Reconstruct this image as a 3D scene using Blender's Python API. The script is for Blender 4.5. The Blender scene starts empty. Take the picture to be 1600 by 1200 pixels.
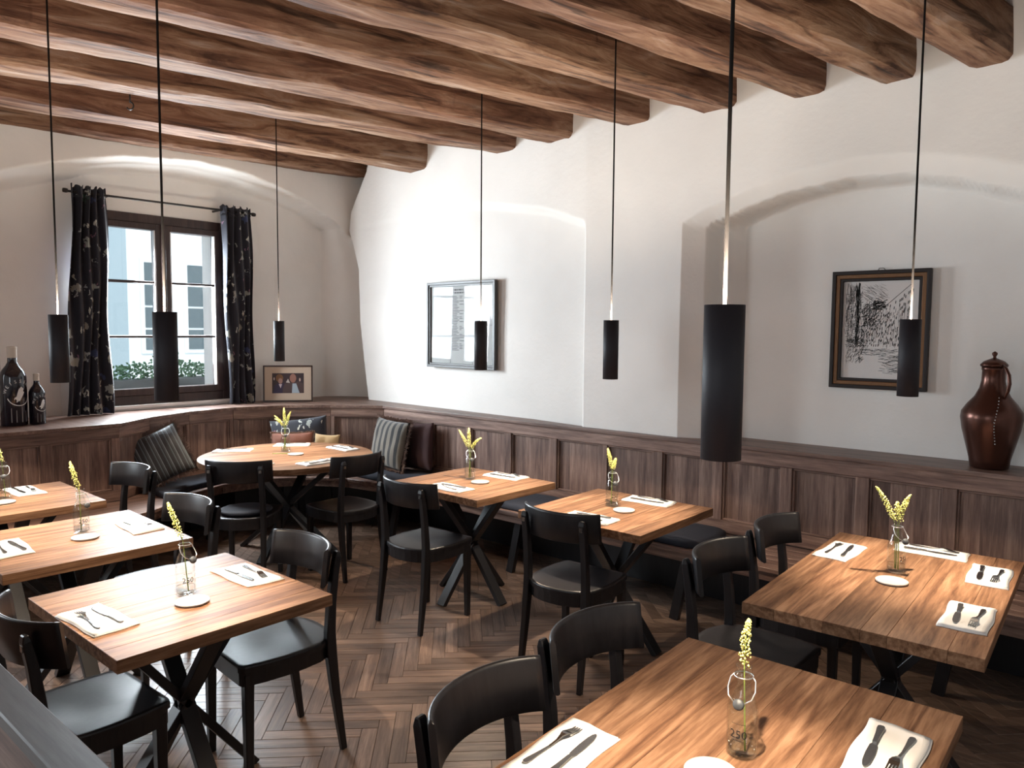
import bpy, bmesh, math, random
import numpy as np
from mathutils import Vector, Matrix, noise

random.seed(7)
SC = bpy.context.scene
COL = SC.collection
PI = math.pi

# ------------------------------------------------------------------ camera
CAM_POS = Vector((0.0, 0.0, 1.7164))
_r = Vector((0.7542765, 0.6565161, 0.0073149))
_u = Vector((-0.0528051, 0.0495555, 0.9973745))
_f = Vector((-0.6544299, 0.7526824, -0.0720460))
cam = bpy.data.cameras.new('camera')
cam.sensor_width = 36.0
cam.lens = 36.0 * 1181.478 / 1600.0
cam.clip_start = 0.02
cam_ob = bpy.data.objects.new('camera', cam)
COL.objects.link(cam_ob)
M = Matrix.Identity(4)
for i in range(3):
    M[i][0] = _r[i]; M[i][1] = _u[i]; M[i][2] = -_f[i]; M[i][3] = CAM_POS[i]
cam_ob.matrix_world = M
SC.camera = cam_ob

# ------------------------------------------------------------------ world, sun, daylight, fill, exposure
vs = SC.view_settings
vs.view_transform = 'Standard'
vs.look = 'None'
vs.exposure = 0.0
vs.gamma = 1.0
vs.use_curve_mapping = False
SC.cycles.max_bounces = 8
SC.cycles.diffuse_bounces = 5
SC.cycles.glossy_bounces = 3
SC.cycles.transparent_max_bounces = 16
SC.cycles.caustics_reflective = False
SC.cycles.caustics_refractive = False
SC.cycles.sample_clamp_indirect = 6.0

world = bpy.data.worlds.new('daylight_sky')
world.use_nodes = True
SC.world = world
world.node_tree.nodes['Background'].inputs[0].default_value = (0.78, 0.90, 1.0, 1)
world.node_tree.nodes['Background'].inputs[1].default_value = 1.75


def lamp(name, kind, loc, energy, color, direction=None, **kw):
    l = bpy.data.lights.new(name, kind)
    l.energy = energy
    l.color = color
    for k, v in kw.items():
        setattr(l, k, v)
    o = bpy.data.objects.new(name, l)
    COL.objects.link(o)
    o.location = loc
    if direction is not None:
        o.rotation_euler = Vector(direction).to_track_quat('-Z', 'Z' if abs(direction[2]) < 0.9 else 'Y').to_euler()
    return o


DAY = (0.86, 0.94, 1.0)
lamp('sun', 'SUN', (-3, 0, 12), 1.9, (1.0, 0.97, 0.92), (-0.8, 0.25, -0.65), angle=0.02)
lamp('window_daylight', 'AREA', (-6.605, 2.97, 1.86), 330.0, DAY, (1, 0.10, -0.06),
     shape='RECTANGLE', size=1.02, size_y=1.38)
lamp('side_window_daylight', 'AREA', (-6.45, -0.35, 1.85), 150.0, DAY, (1, 0.05, -0.05),
     shape='RECTANGLE', size=1.10, size_y=1.50)
lamp('rear_fill_light', 'AREA', (-1.2, -2.55, 1.9), 30.0, (0.95, 0.97, 1.0), (0, 1, -0.02),
     shape='RECTANGLE', size=1.5, size_y=1.5)  # added fill lamp in an unseen opening behind the camera
WARM = (1.0, 0.82, 0.62)
WARM_UP = (1.0, 0.87, 0.72)
SPOT_W = 56.0
SPILL_W = 38.0
UP_W = 52.0


# ------------------------------------------------------------------ mesh helpers
class MB:
    def __init__(self):
        self.v = []
        self.f = []
        self.s = []      # smooth flag per face

    def add(self, vs_, fs, smooth=False):
        n = len(self.v)
        self.v.extend([tuple(p) for p in vs_])
        for q in fs:
            self.f.append(tuple(i + n for i in q))
            self.s.append(smooth)
        return self

    def box(self, x0, x1, y0, y1, z0, z1):
        return self.add([(x0, y0, z0), (x1, y0, z0), (x1, y1, z0), (x0, y1, z0),
                         (x0, y0, z1), (x1, y0, z1), (x1, y1, z1), (x0, y1, z1)],
                        [(0, 3, 2, 1), (4, 5, 6, 7), (0, 1, 5, 4), (1, 2, 6, 5), (2, 3, 7, 6), (3, 0, 4, 7)])

    def bar(self, p0, p1, w, h, side=None, w1=None, h1=None):
        p0, p1 = Vector(p0), Vector(p1)
        d = (p1 - p0).normalized()
        s = Vector(side) if side is not None else (Vector((0, 0, 1)) if abs(d.z) < 0.9 else Vector((1, 0, 0)))
        a = (s - d * s.dot(d)).normalized()
        b = d.cross(a)
        w1 = w if w1 is None else w1
        h1 = h if h1 is None else h1
        vv = []
        for p, ww, hh in ((p0, w, h), (p1, w1, h1)):
            for sx, sy in ((-1, -1), (1, -1), (1, 1), (-1, 1)):
                vv.append(p + a * (sx * ww / 2) + b * (sy * hh / 2))
        return self.add(vv, [(3, 2, 1, 0), (4, 5, 6, 7), (0, 1, 5, 4), (1, 2, 6, 5), (2, 3, 7, 6), (3, 0, 4, 7)])

    def sweep(self, pts, sizes, side=(1, 0, 0), smooth=False):
        """rectangular section swept along points; sizes = [(along side, across)]"""
        P = [Vector(p) for p in pts]
        n0 = []
        for i, p in enumerate(P):
            d = (P[min(i + 1, len(P) - 1)] - P[max(i - 1, 0)]).normalized()
            s = Vector(side)
            a = (s - d * s.dot(d)).normalized()
            b = d.cross(a)
            w, h = sizes[i]
            for sx, sy in ((-1, -1), (1, -1), (1, 1), (-1, 1)):
                n0.append(p + a * (sx * w / 2) + b * (sy * h / 2))
        fs = [(3, 2, 1, 0)]
        k = len(P)
        for i in range(k - 1):
            o = 4 * i
            for j in range(4):
                fs.append((o + j, o + (j + 1) % 4, o + 4 + (j + 1) % 4, o + 4 + j))
        o = 4 * (k - 1)
        fs.append((o, o + 1, o + 2, o + 3))
        return self.add(n0, fs, smooth)

    def tube(self, pts, r, n=8, caps=True):
        P = [Vector(p) for p in pts]
        rr = r if isinstance(r, (list, tuple)) else [r] * len(P)
        vv = []
        prev = None
        for i, p in enumerate(P):
            d = (P[min(i + 1, len(P) - 1)] - P[max(i - 1, 0)]).normalized()
            if prev is None:
                a = d.orthogonal().normalized()
            else:
                a = (prev - d * prev.dot(d)).normalized()
            prev = a
            b = d.cross(a)
            for j in range(n):
                t = 2 * PI * j / n
                vv.append(p + (a * math.cos(t) + b * math.sin(t)) * rr[i])
        fs = []
        for i in range(len(P) - 1):
            for j in range(n):
                fs.append((i * n + j, i * n + (j + 1) % n, (i + 1) * n + (j + 1) % n, (i + 1) * n + j))
        self.add(vv, fs, True)
        if caps:
            m = len(self.v) - len(vv)
            self.f.append(tuple(m + j for j in range(n))[::-1]); self.s.append(False)
            self.f.append(tuple(m + (len(P) - 1) * n + j for j in range(n))); self.s.append(False)
        return self

    def lathe(self, prof, n=32, c=(0, 0, 0), smooth=True, close=False):
        vv = []
        for r, z in prof:
            for j in range(n):
                t = 2 * PI * j / n
                vv.append((c[0] + r * math.cos(t), c[1] + r * math.sin(t), c[2] + z))
        fs = []
        m = len(prof)
        for i in range(m if close else m - 1):
            i2 = (i + 1) % m
            for j in range(n):
                fs.append((i * n + j, i * n + (j + 1) % n, i2 * n + (j + 1) % n, i2 * n + j))
        return self.add(vv, fs, smooth)

    def prism(self, poly, z0, z1):
        n = len(poly)
        vv = [(x, y, z0) for x, y in poly] + [(x, y, z1) for x, y in poly]
        fs = [tuple(range(n))[::-1], tuple(range(n, 2 * n))]
        for i in range(n):
            fs.append((i, (i + 1) % n, n + (i + 1) % n, n + i))
        return self.add(vv, fs)

    def xform(self, mat):
        self.v = [tuple(mat @ Vector(p)) for p in self.v]
        return self

    def mesh(self, name, mat, bevel=0.0, seg=1):
        me = bpy.data.meshes.new(name)
        me.from_pydata(self.v, [], self.f)
        bm = bmesh.new()
        bm.from_mesh(me)
        for f, s in zip(bm.faces, self.s):
            f.smooth = s
        if bevel:
            es = [e for e in bm.edges if len(e.link_faces) == 2 and e.calc_face_angle(0) > 0.5]
            bmesh.ops.bevel(bm, geom=es, offset=bevel, segments=seg, affect='EDGES', profile=0.7)
        bmesh.ops.recalc_face_normals(bm, faces=bm.faces)
        bm.to_mesh(me)
        bm.free()
        if mat:
            me.materials.append(mat)
        return me

    def build(self, name, mat, parent=None, bevel=0.0, seg=1, loc=None, rot=None):
        return link(name, self.mesh(name, mat, bevel, seg), parent, loc, rot)


def link(name, data, parent=None, loc=None, rot=None):
    o = bpy.data.objects.new(name, data)
    COL.objects.link(o)
    if parent:
        o.parent = parent
    if loc is not None:
        o.location = loc
    if rot is not None:
        o.rotation_euler = rot
    return o


def tag(o, label, cat, group=None):
    o['label'] = label
    o['category'] = cat
    if group:
        o['group'] = group
    return o


def thing(name, label, cat, loc=(0, 0, 0), rz=0.0, group=None):
    return tag(link(name, None, None, loc, (0, 0, rz)), label, cat, group)


def struct(o):
    o['kind'] = 'structure'
    return o


def copy_tree(src, parent=None):
    c = src.copy()
    COL.objects.link(c)
    c.parent = parent
    for ch in src.children:
        copy_tree(ch, c)
    return c


# ------------------------------------------------------------------ materials
def new_mat(name):
    m = bpy.data.materials.new(name)
    m.use_nodes = True
    return m, m.node_tree, m.node_tree.nodes['Principled BSDF']


def node(nt, typ, **kw):
    n = nt.nodes.new(typ)
    for k, v in kw.items():
        setattr(n, k, v)
    return n


def ramp(nt, stops):
    r = node(nt, 'ShaderNodeValToRGB')
    e = r.color_ramp.elements
    while len(e) < len(stops):
        e.new(0.5)
    for i, (p, c) in enumerate(stops):
        e[i].position = p
        e[i].color = (*c, 1)
    return r


def plain(name, col, rough=0.5, metal=0.0, spec=0.5, emit=None, estr=0.0, bump=0.0, bscale=200.0):
    m, nt, b = new_mat(name)
    b.inputs['Base Color'].default_value = (*col, 1)
    b.inputs['Roughness'].default_value = rough
    b.inputs['Metallic'].default_value = metal
    b.inputs['Specular IOR Level'].default_value = spec
    if emit:
        b.inputs['Emission Color'].default_value = (*emit, 1)
        b.inputs['Emission Strength'].default_value = estr
    tc = node(nt, 'ShaderNodeTexCoord')
    nz = node(nt, 'ShaderNodeTexNoise')
    nz.inputs['Scale'].default_value = bscale
    nt.links.new(tc.outputs['Object'], nz.inputs['Vector'])
    if bump:
        bp = node(nt, 'ShaderNodeBump')
        bp.inputs['Strength'].default_value = bump
        bp.inputs['Distance'].default_value = 0.002
        nt.links.new(nz.outputs['Fac'], bp.inputs['Height'])
        nt.links.new(bp.outputs['Normal'], b.inputs['Normal'])
    else:
        mr = node(nt, 'ShaderNodeMapRange')
        mr.inputs['To Min'].default_value = max(0, rough - 0.04)
        mr.inputs['To Max'].default_value = min(1, rough + 0.04)
        nt.links.new(nz.outputs['Fac'], mr.inputs['Value'])
        nt.links.new(mr.outputs['Result'], b.inputs['Roughness'])
    return m


def wood(name, c_dark, c_mid, c_light, axis='y', scale=1.0, rough=0.4, vary=0.35, bump=0.15, spec=0.5, fig=1.0):
    """grain runs along `axis` of the object's own space; every object gets its own offset and tone"""
    m, nt, b = new_mat(name)
    L = nt.links.new
    tc = node(nt, 'ShaderNodeTexCoord')
    oi = node(nt, 'ShaderNodeObjectInfo')
    off = node(nt, 'ShaderNodeVectorMath', operation='SCALE')
    off.inputs[0].default_value = (13.1, 7.7, 5.3)
    L(oi.outputs['Random'], off.inputs['Scale'])
    ad = node(nt, 'ShaderNodeVectorMath', operation='ADD')
    L(tc.outputs['Object'], ad.inputs[0])
    L(off.outputs[0], ad.inputs[1])
    mp = node(nt, 'ShaderNodeMapping')
    lo, hi = 1.1 * scale, 16.0 * scale
    mp.inputs['Scale'].default_value = {'x': (lo, hi, hi), 'y': (hi, lo, hi), 'z': (hi, hi, lo)}[axis]
    L(ad.outputs[0], mp.inputs['Vector'])
    n1 = node(nt, 'ShaderNodeTexNoise')
    n1.inputs['Scale'].default_value = 1.0
    n1.inputs['Detail'].default_value = 4.0
    n1.inputs['Distortion'].default_value = 1.2 * fig
    L(mp.outputs[0], n1.inputs['Vector'])
    n2 = node(nt, 'ShaderNodeTexNoise')
    n2.inputs['Scale'].default_value = 6.0
    n2.inputs['Detail'].default_value = 5.0
    n2.inputs['Roughness'].default_value = 0.7
    L(mp.outputs[0], n2.inputs['Vector'])
    mx = node(nt, 'ShaderNodeMix', data_type='FLOAT')
    mx.inputs[0].default_value = 0.42
    L(n1.outputs['Fac'], mx.inputs[2])
    L(n2.outputs['Fac'], mx.inputs[3])
    cr = ramp(nt, [(0.36, c_dark), (0.5, c_mid), (0.64, c_light)])
    L(mx.outputs[0], cr.inputs['Fac'])
    mr = node(nt, 'ShaderNodeMapRange')
    mr.inputs['To Min'].default_value = 1 - vary
    mr.inputs['To Max'].default_value = 1 + vary
    L(oi.outputs['Random'], mr.inputs['Value'])
    hs = node(nt, 'ShaderNodeHueSaturation')
    L(mr.outputs['Result'], hs.inputs['Value'])
    L(cr.outputs['Color'], hs.inputs['Color'])
    L(hs.outputs['Color'], b.inputs['Base Color'])
    b.inputs['Roughness'].default_value = rough
    b.inputs['Specular IOR Level'].default_value = spec
    bp = node(nt, 'ShaderNodeBump')
    bp.inputs['Strength'].default_value = bump
    bp.inputs['Distance'].default_value = 0.002
    L(mx.outputs[0], bp.inputs['Height'])
    L(bp.outputs['Normal'], b.inputs['Normal'])
    return m


def plaster(name, col, bump=0.35):
    m, nt, b = new_mat(name)
    L = nt.links.new
    tc = node(nt, 'ShaderNodeTexCoord')
    n1 = node(nt, 'ShaderNodeTexNoise')
    n1.inputs['Scale'].default_value = 1.75
    n1.inputs['Detail'].default_value = 6.0
    L(tc.outputs['Object'], n1.inputs['Vector'])
    n2 = node(nt, 'ShaderNodeTexNoise')
    n2.inputs['Scale'].default_value = 26.0
    n2.inputs['Detail'].default_value = 5.0
    L(tc.outputs['Object'], n2.inputs['Vector'])
    cr = ramp(nt, [(0.3, tuple(c * 0.90 for c in col)), (0.7, col)])
    L(n1.outputs['Fac'], cr.inputs['Fac'])
    L(cr.outputs['Color'], b.inputs['Base Color'])
    b.inputs['Roughness'].default_value = 0.9
    b.inputs['Specular IOR Level'].default_value = 0.15
    bp = node(nt, 'ShaderNodeBump')
    bp.inputs['Strength'].default_value = bump
    bp.inputs['Distance'].default_value = 0.006
    L(n2.outputs['Fac'], bp.inputs['Height'])
    L(bp.outputs['Normal'], b.inputs['Normal'])
    return m


def thin_glass(name, tint=(1, 1, 1), gloss=1.0, rough=0.02):
    m, nt, b = new_mat(name)
    L = nt.links.new
    nt.nodes.remove(b)
    out = nt.nodes['Material Output']
    tr = node(nt, 'ShaderNodeBsdfTransparent')
    tr.inputs[0].default_value = (*tint, 1)
    gl = node(nt, 'ShaderNodeBsdfGlossy')
    gl.inputs['Roughness'].default_value = rough
    lw = node(nt, 'ShaderNodeLayerWeight')
    lw.inputs['Blend'].default_value = 0.5
    pw = node(nt, 'ShaderNodeMath', operation='POWER')
    pw.inputs[1].default_value = 4.0
    L(lw.outputs['Facing'], pw.inputs[0])
    mu = node(nt, 'ShaderNodeMath', operation='MULTIPLY_ADD')
    mu.inputs[1].default_value = 0.55 * gloss
    mu.inputs[2].default_value = 0.035 * gloss
    mu.use_clamp = True
    L(pw.outputs[0], mu.inputs[0])
    mx = node(nt, 'ShaderNodeMixShader')
    L(mu.outputs[0], mx.inputs[0])
    L(tr.outputs[0], mx.inputs[1])
    L(gl.outputs[0], mx.inputs[2])
    L(mx.outputs[0], out.inputs['Surface'])
    return m


def stripes(name, axis, period, cols, rough=0.85):
    """woven stripes across the object's own axis"""
    m, nt, b = new_mat(name)
    L = nt.links.new
    tc = node(nt, 'ShaderNodeTexCoord')
    sp = node(nt, 'ShaderNodeSeparateXYZ')
    L(tc.outputs['Object'], sp.inputs[0])
    mu = node(nt, 'ShaderNodeMath', operation='MULTIPLY')
    mu.inputs[1].default_value = 1.0 / period
    L(sp.outputs['XYZ'.index(axis.upper())], mu.inputs[0])
    fr = node(nt, 'ShaderNodeMath', operation='FRACT')
    L(mu.outputs[0], fr.inputs[0])
    cr = ramp(nt, cols)
    cr.color_ramp.interpolation = 'CONSTANT'
    L(fr.outputs[0], cr.inputs['Fac'])
    L(cr.outputs['Color'], b.inputs['Base Color'])
    b.inputs['Roughness'].default_value = rough
    b.inputs['Sheen Weight'].default_value = 0.3
    nz = node(nt, 'ShaderNodeTexNoise')
    nz.inputs['Scale'].default_value = 60.0
    L(tc.outputs['Object'], nz.inputs['Vector'])
    bp = node(nt, 'ShaderNodeBump')
    bp.inputs['Strength'].default_value = 0.4
    bp.inputs['Distance'].default_value = 0.004
    L(nz.outputs['Fac'], bp.inputs['Height'])
    L(bp.outputs['Normal'], b.inputs['Normal'])
    return m


def floral(name, scale=7.0, base=(0.008, 0.009, 0.018), swap=False):
    m, nt, b = new_mat(name)
    L = nt.links.new
    tc = node(nt, 'ShaderNodeTexCoord')
    src = tc.outputs['Object']
    if swap:
        sx = node(nt, 'ShaderNodeSeparateXYZ')
        cx = node(nt, 'ShaderNodeCombineXYZ')
        L(src, sx.inputs[0])
        L(sx.outputs[0], cx.inputs[1]); L(sx.outputs[1], cx.inputs[2])
        src = cx.outputs[0]
    nz = node(nt, 'ShaderNodeTexNoise')
    nz.inputs['Scale'].default_value = 16.0
    nz.inputs['Detail'].default_value = 4.0
    L(src, nz.inputs['Vector'])
    dsp = node(nt, 'ShaderNodeVectorMath', operation='MULTIPLY_ADD')
    dsp.inputs[1].default_value = (0.0, 0.11, 0.11)
    L(nz.outputs['Color'], dsp.inputs[0])
    L(src, dsp.inputs[2])
    prev = None
    cols = [[(0.0, (0.25, 0.24, 0.21)), (0.15, (0.03, 0.07, 0.05)), (0.42, (0.45, 0.19, 0.02)), (0.54, (0.30, 0.025, 0.025)),
             (0.64, (0.02, 0.02, 0.035)),
             (0.78, (0.035, 0.05, 0.12)), (0.90, (0.28, 0.30, 0.28))],
            [(0.0, (0.30, 0.32, 0.32)), (0.35, (0.05, 0.10, 0.05)), (0.7, (0.20, 0.10, 0.15)), (0.85, (0.45, 0.45, 0.40))]]
    for k, (s, thr, mapsc) in enumerate(((scale * 1.7, 0.25, (0.0, 1.0, 0.55)), (scale * 4.0, 0.22, (0.0, 1.0, 0.35)))):
        mp = node(nt, 'ShaderNodeMapping')
        mp.inputs['Scale'].default_value = mapsc
        mp.inputs['Location'].default_value = (0, 0.37 * k, 0.71 * k)
        mp.inputs['Rotation'].default_value = (0.5 * (1 - 2 * k), 0, 0)
        L(dsp.outputs[0], mp.inputs['Vector'])
        vo = node(nt, 'ShaderNodeTexVoronoi')
        vo.inputs['Scale'].default_value = s
        L(mp.outputs[0], vo.inputs['Vector'])
        lt = node(nt, 'ShaderNodeMath', operation='LESS_THAN')
        lt.inputs[1].default_value = thr
        L(vo.outputs['Distance'], lt.inputs[0])
        cr = ramp(nt, cols[k])
        cr.color_ramp.interpolation = 'CONSTANT'
        sp = node(nt, 'ShaderNodeSeparateColor')
        L(vo.outputs['Color'], sp.inputs[0])
        L(sp.outputs[0], cr.inputs['Fac'])
        mx = node(nt, 'ShaderNodeMix', data_type='RGBA')
        L(lt.outputs[0], mx.inputs[0])
        if prev is None:
            mx.inputs[6].default_value = (*base, 1)
        else:
            L(prev, mx.inputs[6])
        L(cr.outputs['Color'], mx.inputs[7])
        prev = mx.outputs[2]
    L(prev, b.inputs['Base Color'])
    b.inputs['Roughness'].default_value = 0.75
    b.inputs['Sheen Weight'].default_value = 0.15
    return m


M_PLASTER = plaster('lime_plaster', (0.80, 0.775, 0.74))
M_PLASTER_L = plaster('lime_plaster_window_wall', (0.80, 0.775, 0.74), 0.25)
M_WALN = {a: wood('walnut_panel_' + a, (0.080, 0.043, 0.034), (0.170, 0.102, 0.080), (0.29, 0.19, 0.15), a, 1.0, 0.42, 0.20)
          for a in 'xyz'}
M_TABLE = wood('oiled_walnut_table', (0.095, 0.045, 0.025), (0.205, 0.108, 0.060), (0.34, 0.195, 0.115), 'y', 0.9, 0.46, 0.22, 0.05, 0.09, 1.9)
M_FLOOR = wood('smoked_oak_floor', (0.100, 0.062, 0.045), (0.180, 0.116, 0.085), (0.27, 0.182, 0.136), 'x', 1.5, 0.36, 0.32, 0.15, 0.4)
M_BEAM = None
M_BLACK = wood('black_stained_beech', (0.007, 0.0062, 0.0075), (0.011, 0.0100, 0.0120), (0.017, 0.0150, 0.0170), 'z', 1.0, 0.38, 0.1, 0.05, 0.45)
M_STEEL = plain('black_steel', (0.012, 0.011, 0.013), 0.42, 0.0, 0.5)
M_TUBE = plain('matt_black_lacquer', (0.016, 0.015, 0.020), 0.62, 0.0, 0.35)
M_CORD = plain('black_textile_cord', (0.014, 0.012, 0.011), 0.9, 0.0, 0.1)
M_BULB = plain('lamp_emitter', (1, 0.9, 0.75), 0.5, emit=(1.0, 0.80, 0.55), estr=150.0)
M_NAPKIN = plain('white_linen', (0.86, 0.85, 0.82), 0.9, bump=0.2, bscale=500)
M_CUTLERY = plain('polished_steel', (0.30, 0.29, 0.28), 0.25, 1.0)
M_COASTER = plain('white_glazed_ceramic', (0.50, 0.46, 0.43), 0.3)
M_GLASS = thin_glass('clear_bottle_glass', (0.96, 0.975, 0.97), 0.9)
M_PANE = thin_glass('window_glass', (0.97, 0.99, 1.0), 0.8)
M_PICGLASS = thin_glass('picture_glass', (1, 1, 1), 0.16, 0.015)
M_WATER = thin_glass('water', (0.95, 0.955, 0.95), 0.6)
M_WIRE = plain('bright_wire', (0.75, 0.74, 0.72), 0.3, 1.0)
M_STOP = plain('grey_rubber_stopper', (0.05, 0.055, 0.06), 0.5)
M_INK = plain('black_print', (0.01, 0.01, 0.01), 0.6)
M_WHITEPRINT = plain('white_print', (0.75, 0.74, 0.72), 0.6)
M_FLOWER = plain('yellow_green_buds', (0.66, 0.64, 0.20), 0.7)
M_STEM = plain('green_stem', (0.22, 0.28, 0.05), 0.7)
M_WINFRAME = wood('dark_window_wood', (0.020, 0.010, 0.010), (0.032, 0.017, 0.015), (0.05, 0.028, 0.024), 'z', 1.0, 0.4, 0.1, 0.05)
M_SILL = plain('white_paint', (0.75, 0.75, 0.74), 0.45)
M_DARKMETAL = plain('burnished_iron', (0.03, 0.026, 0.024), 0.45, 0.6)
M_CURTAIN = floral('black_floral_print')
M_FLORALC = floral('black_floral_cushion', 9.0, swap=True)
M_PAD = plain('navy_black_seat_cloth', (0.010, 0.012, 0.022), 0.85, bump=0.6, bscale=60)
M_STRIPE_A = stripes('teal_black_stripe', 'x', 0.062, [(0.0, (0.012, 0.010, 0.012)), (0.30, (0.03, 0.035, 0.04)), (0.40, (0.10, 0.13, 0.145)),
                                                      (0.48, (0.02, 0.018, 0.02)), (0.66, (0.05, 0.055, 0.06)), (0.82, (0.18, 0.21, 0.23)), (0.9, (0.012, 0.01, 0.012))], 0.6)
M_STRIPE_B = stripes('sand_black_stripe', 'x', 0.066, [(0.0, (0.008, 0.008, 0.009)), (0.45, (0.125, 0.11, 0.092))], 0.9)
M_FRINGE = plain('pale_brown_fringe', (0.22, 0.15, 0.125), 0.95, bump=1.0, bscale=90)
M_MAROON = plain('dark_maroon_cloth', (0.045, 0.018, 0.018), 0.9, bump=0.4, bscale=90)
M_TANC = plain('tan_cloth', (0.30, 0.21, 0.11), 0.9, bump=0.5, bscale=70)
M_RUST = plain('rust_brown_cloth', (0.12, 0.040, 0.022), 0.8, bump=0.9, bscale=70)
M_WINE = plain('dark_wine_bottle_glass', (0.010, 0.008, 0.014), 0.10, 0.0, 0.6)
M_CAPSULE = plain('cream_capsule', (0.62, 0.55, 0.47), 0.5)
M_COPPER = plain('aged_copper', (0.085, 0.036, 0.026), 0.28, 0.75, 0.5, bump=0.25, bscale=35)
M_MAT = plain('cream_mat_board', (0.50, 0.40, 0.31), 0.85)
M_PAPER = plain('white_paper', (0.36, 0.37, 0.365), 0.85)
M_PAPER2 = plain('grey_drawing_paper', (0.62, 0.59, 0.57), 0.85)
M_FRAME1 = plain('dark_grey_frame_paint', (0.045, 0.042, 0.042), 0.4)
M_FRAME2 = plain('ebonised_frame', (0.014, 0.009, 0.008), 0.45, 0.0, 0.3)
M_GILT = plain('worn_gilt', (0.15, 0.075, 0.035), 0.45, 0.6, bump=0.8, bscale=120)
M_FRAME3 = plain('mahogany_frame', (0.035, 0.014, 0.010), 0.35)


def beam_material():
    m, nt, b = new_mat('old_hewn_beam')
    L = nt.links.new
    tc = node(nt, 'ShaderNodeTexCoord')
    oi = node(nt, 'ShaderNodeObjectInfo')
    off = node(nt, 'ShaderNodeVectorMath', operation='SCALE')
    off.inputs[0].default_value = (17.0, 9.0, 5.0)
    L(oi.outputs['Random'], off.inputs['Scale'])
    ad = node(nt, 'ShaderNodeVectorMath', operation='ADD')
    L(tc.outputs['Object'], ad.inputs[0]); L(off.outputs[0], ad.inputs[1])
    mp = node(nt, 'ShaderNodeMapping')
    mp.inputs['Scale'].default_value = (11.0, 1.5, 11.0)
    L(ad.outputs[0], mp.inputs['Vector'])
    n1 = node(nt, 'ShaderNodeTexNoise')
    n1.inputs['Scale'].default_value = 1.3
    n1.inputs['Detail'].default_value = 7.0
    n1.inputs['Roughness'].default_value = 0.65
    n1.inputs['Distortion'].default_value = 0.8
    L(mp.outputs[0], n1.inputs['Vector'])
    mp2 = node(nt, 'ShaderNodeMapping')
    mp2.inputs['Scale'].default_value = (5.0, 0.9, 5.0)
    L(ad.outputs[0], mp2.inputs['Vector'])
    wv = node(nt, 'ShaderNodeTexNoise')
    wv.inputs['Scale'].default_value = 1.0
    wv.inputs['Detail'].default_value = 1.0
    L(mp2.outputs[0], wv.inputs['Vector'])
    mul = node(nt, 'ShaderNodeMath', operation='MULTIPLY'); mul.inputs[1].default_value = 22.0
    L(wv.outputs['Fac'], mul.inputs[0])
    fr = node(nt, 'ShaderNodeMath', operation='PINGPONG'); fr.inputs[1].default_value = 1.0
    L(mul.outputs[0], fr.inputs[0])
    rings = ramp(nt, [(0.0, (0.35, 0.35, 0.35)), (0.35, (1, 1, 1))])
    L(fr.outputs[0], rings.inputs['Fac'])
    cr = ramp(nt, [(0.30, (0.045, 0.017, 0.010)), (0.46, (0.125, 0.054, 0.032)), (0.60, (0.21, 0.105, 0.063)), (0.75, (0.34, 0.21, 0.14))])
    L(n1.outputs['Fac'], cr.inputs['Fac'])
    # patches where the rings show
    pn = node(nt, 'ShaderNodeTexNoise'); pn.inputs['Scale'].default_value = 1.1
    L(ad.outputs[0], pn.inputs['Vector'])
    pr = ramp(nt, [(0.48, (0, 0, 0)), (0.62, (0.55, 0.55, 0.55))])
    L(pn.outputs['Fac'], pr.inputs['Fac'])
    mx = node(nt, 'ShaderNodeMix', data_type='RGBA', blend_type='MULTIPLY')
    L(pr.outputs['Color'], mx.inputs[0]); L(cr.outputs['Color'], mx.inputs[6]); L(rings.outputs['Color'], mx.inputs[7])
    # bleached grey-tan patches scattered along the wood
    pn2 = node(nt, 'ShaderNodeTexNoise')
    pn2.inputs['Scale'].default_value = 0.55
    pn2.inputs['Detail'].default_value = 3.0
    mp4 = node(nt, 'ShaderNodeMapping')
    mp4.inputs['Scale'].default_value = (5.0, 1.0, 5.0)
    mp4.inputs['Location'].default_value = (4.0, 2.0, 7.0)
    L(ad.outputs[0], mp4.inputs['Vector'])
    L(mp4.outputs[0], pn2.inputs['Vector'])
    dn = ramp(nt, [(0.40, (0.15, 0.15, 0.15)), (0.62, (0.85, 0.85, 0.85))])
    L(pn2.outputs['Fac'], dn.inputs['Fac'])
    pale = ramp(nt, [(0.34, (0.060, 0.028, 0.016)), (0.45, (0.20, 0.110, 0.062)), (0.56, (0.29, 0.185, 0.118)), (0.70, (0.37, 0.31, 0.27))])
    L(n1.outputs['Fac'], pale.inputs['Fac'])
    m2 = node(nt, 'ShaderNodeMix', data_type='RGBA')
    L(dn.outputs['Color'], m2.inputs[0]); L(mx.outputs[2], m2.inputs[6]); L(pale.outputs['Color'], m2.inputs[7])
    # drying cracks and worm tracks along the grain
    mp3 = node(nt, 'ShaderNodeMapping')
    mp3.inputs['Scale'].default_value = (24.0, 1.6, 24.0)
    L(ad.outputs[0], mp3.inputs['Vector'])
    n3 = node(nt, 'ShaderNodeTexNoise')
    n3.inputs['Scale'].default_value = 1.0
    n3.inputs['Detail'].default_value = 3.0
    n3.inputs['Distortion'].default_value = 0.5
    L(mp3.outputs[0], n3.inputs['Vector'])
    ck = ramp(nt, [(0.32, (0.22, 0.20, 0.19)), (0.40, (1, 1, 1))])
    L(n3.outputs['Fac'], ck.inputs['Fac'])
    m3 = node(nt, 'ShaderNodeMix', data_type='RGBA', blend_type='MULTIPLY')
    m3.inputs[0].default_value = 0.85
    L(m2.outputs[2], m3.inputs[6]); L(ck.outputs['Color'], m3.inputs[7])
    L(m3.outputs[2], b.inputs['Base Color'])
    b.inputs['Roughness'].default_value = 0.72
    b.inputs['Specular IOR Level'].default_value = 0.3
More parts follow.
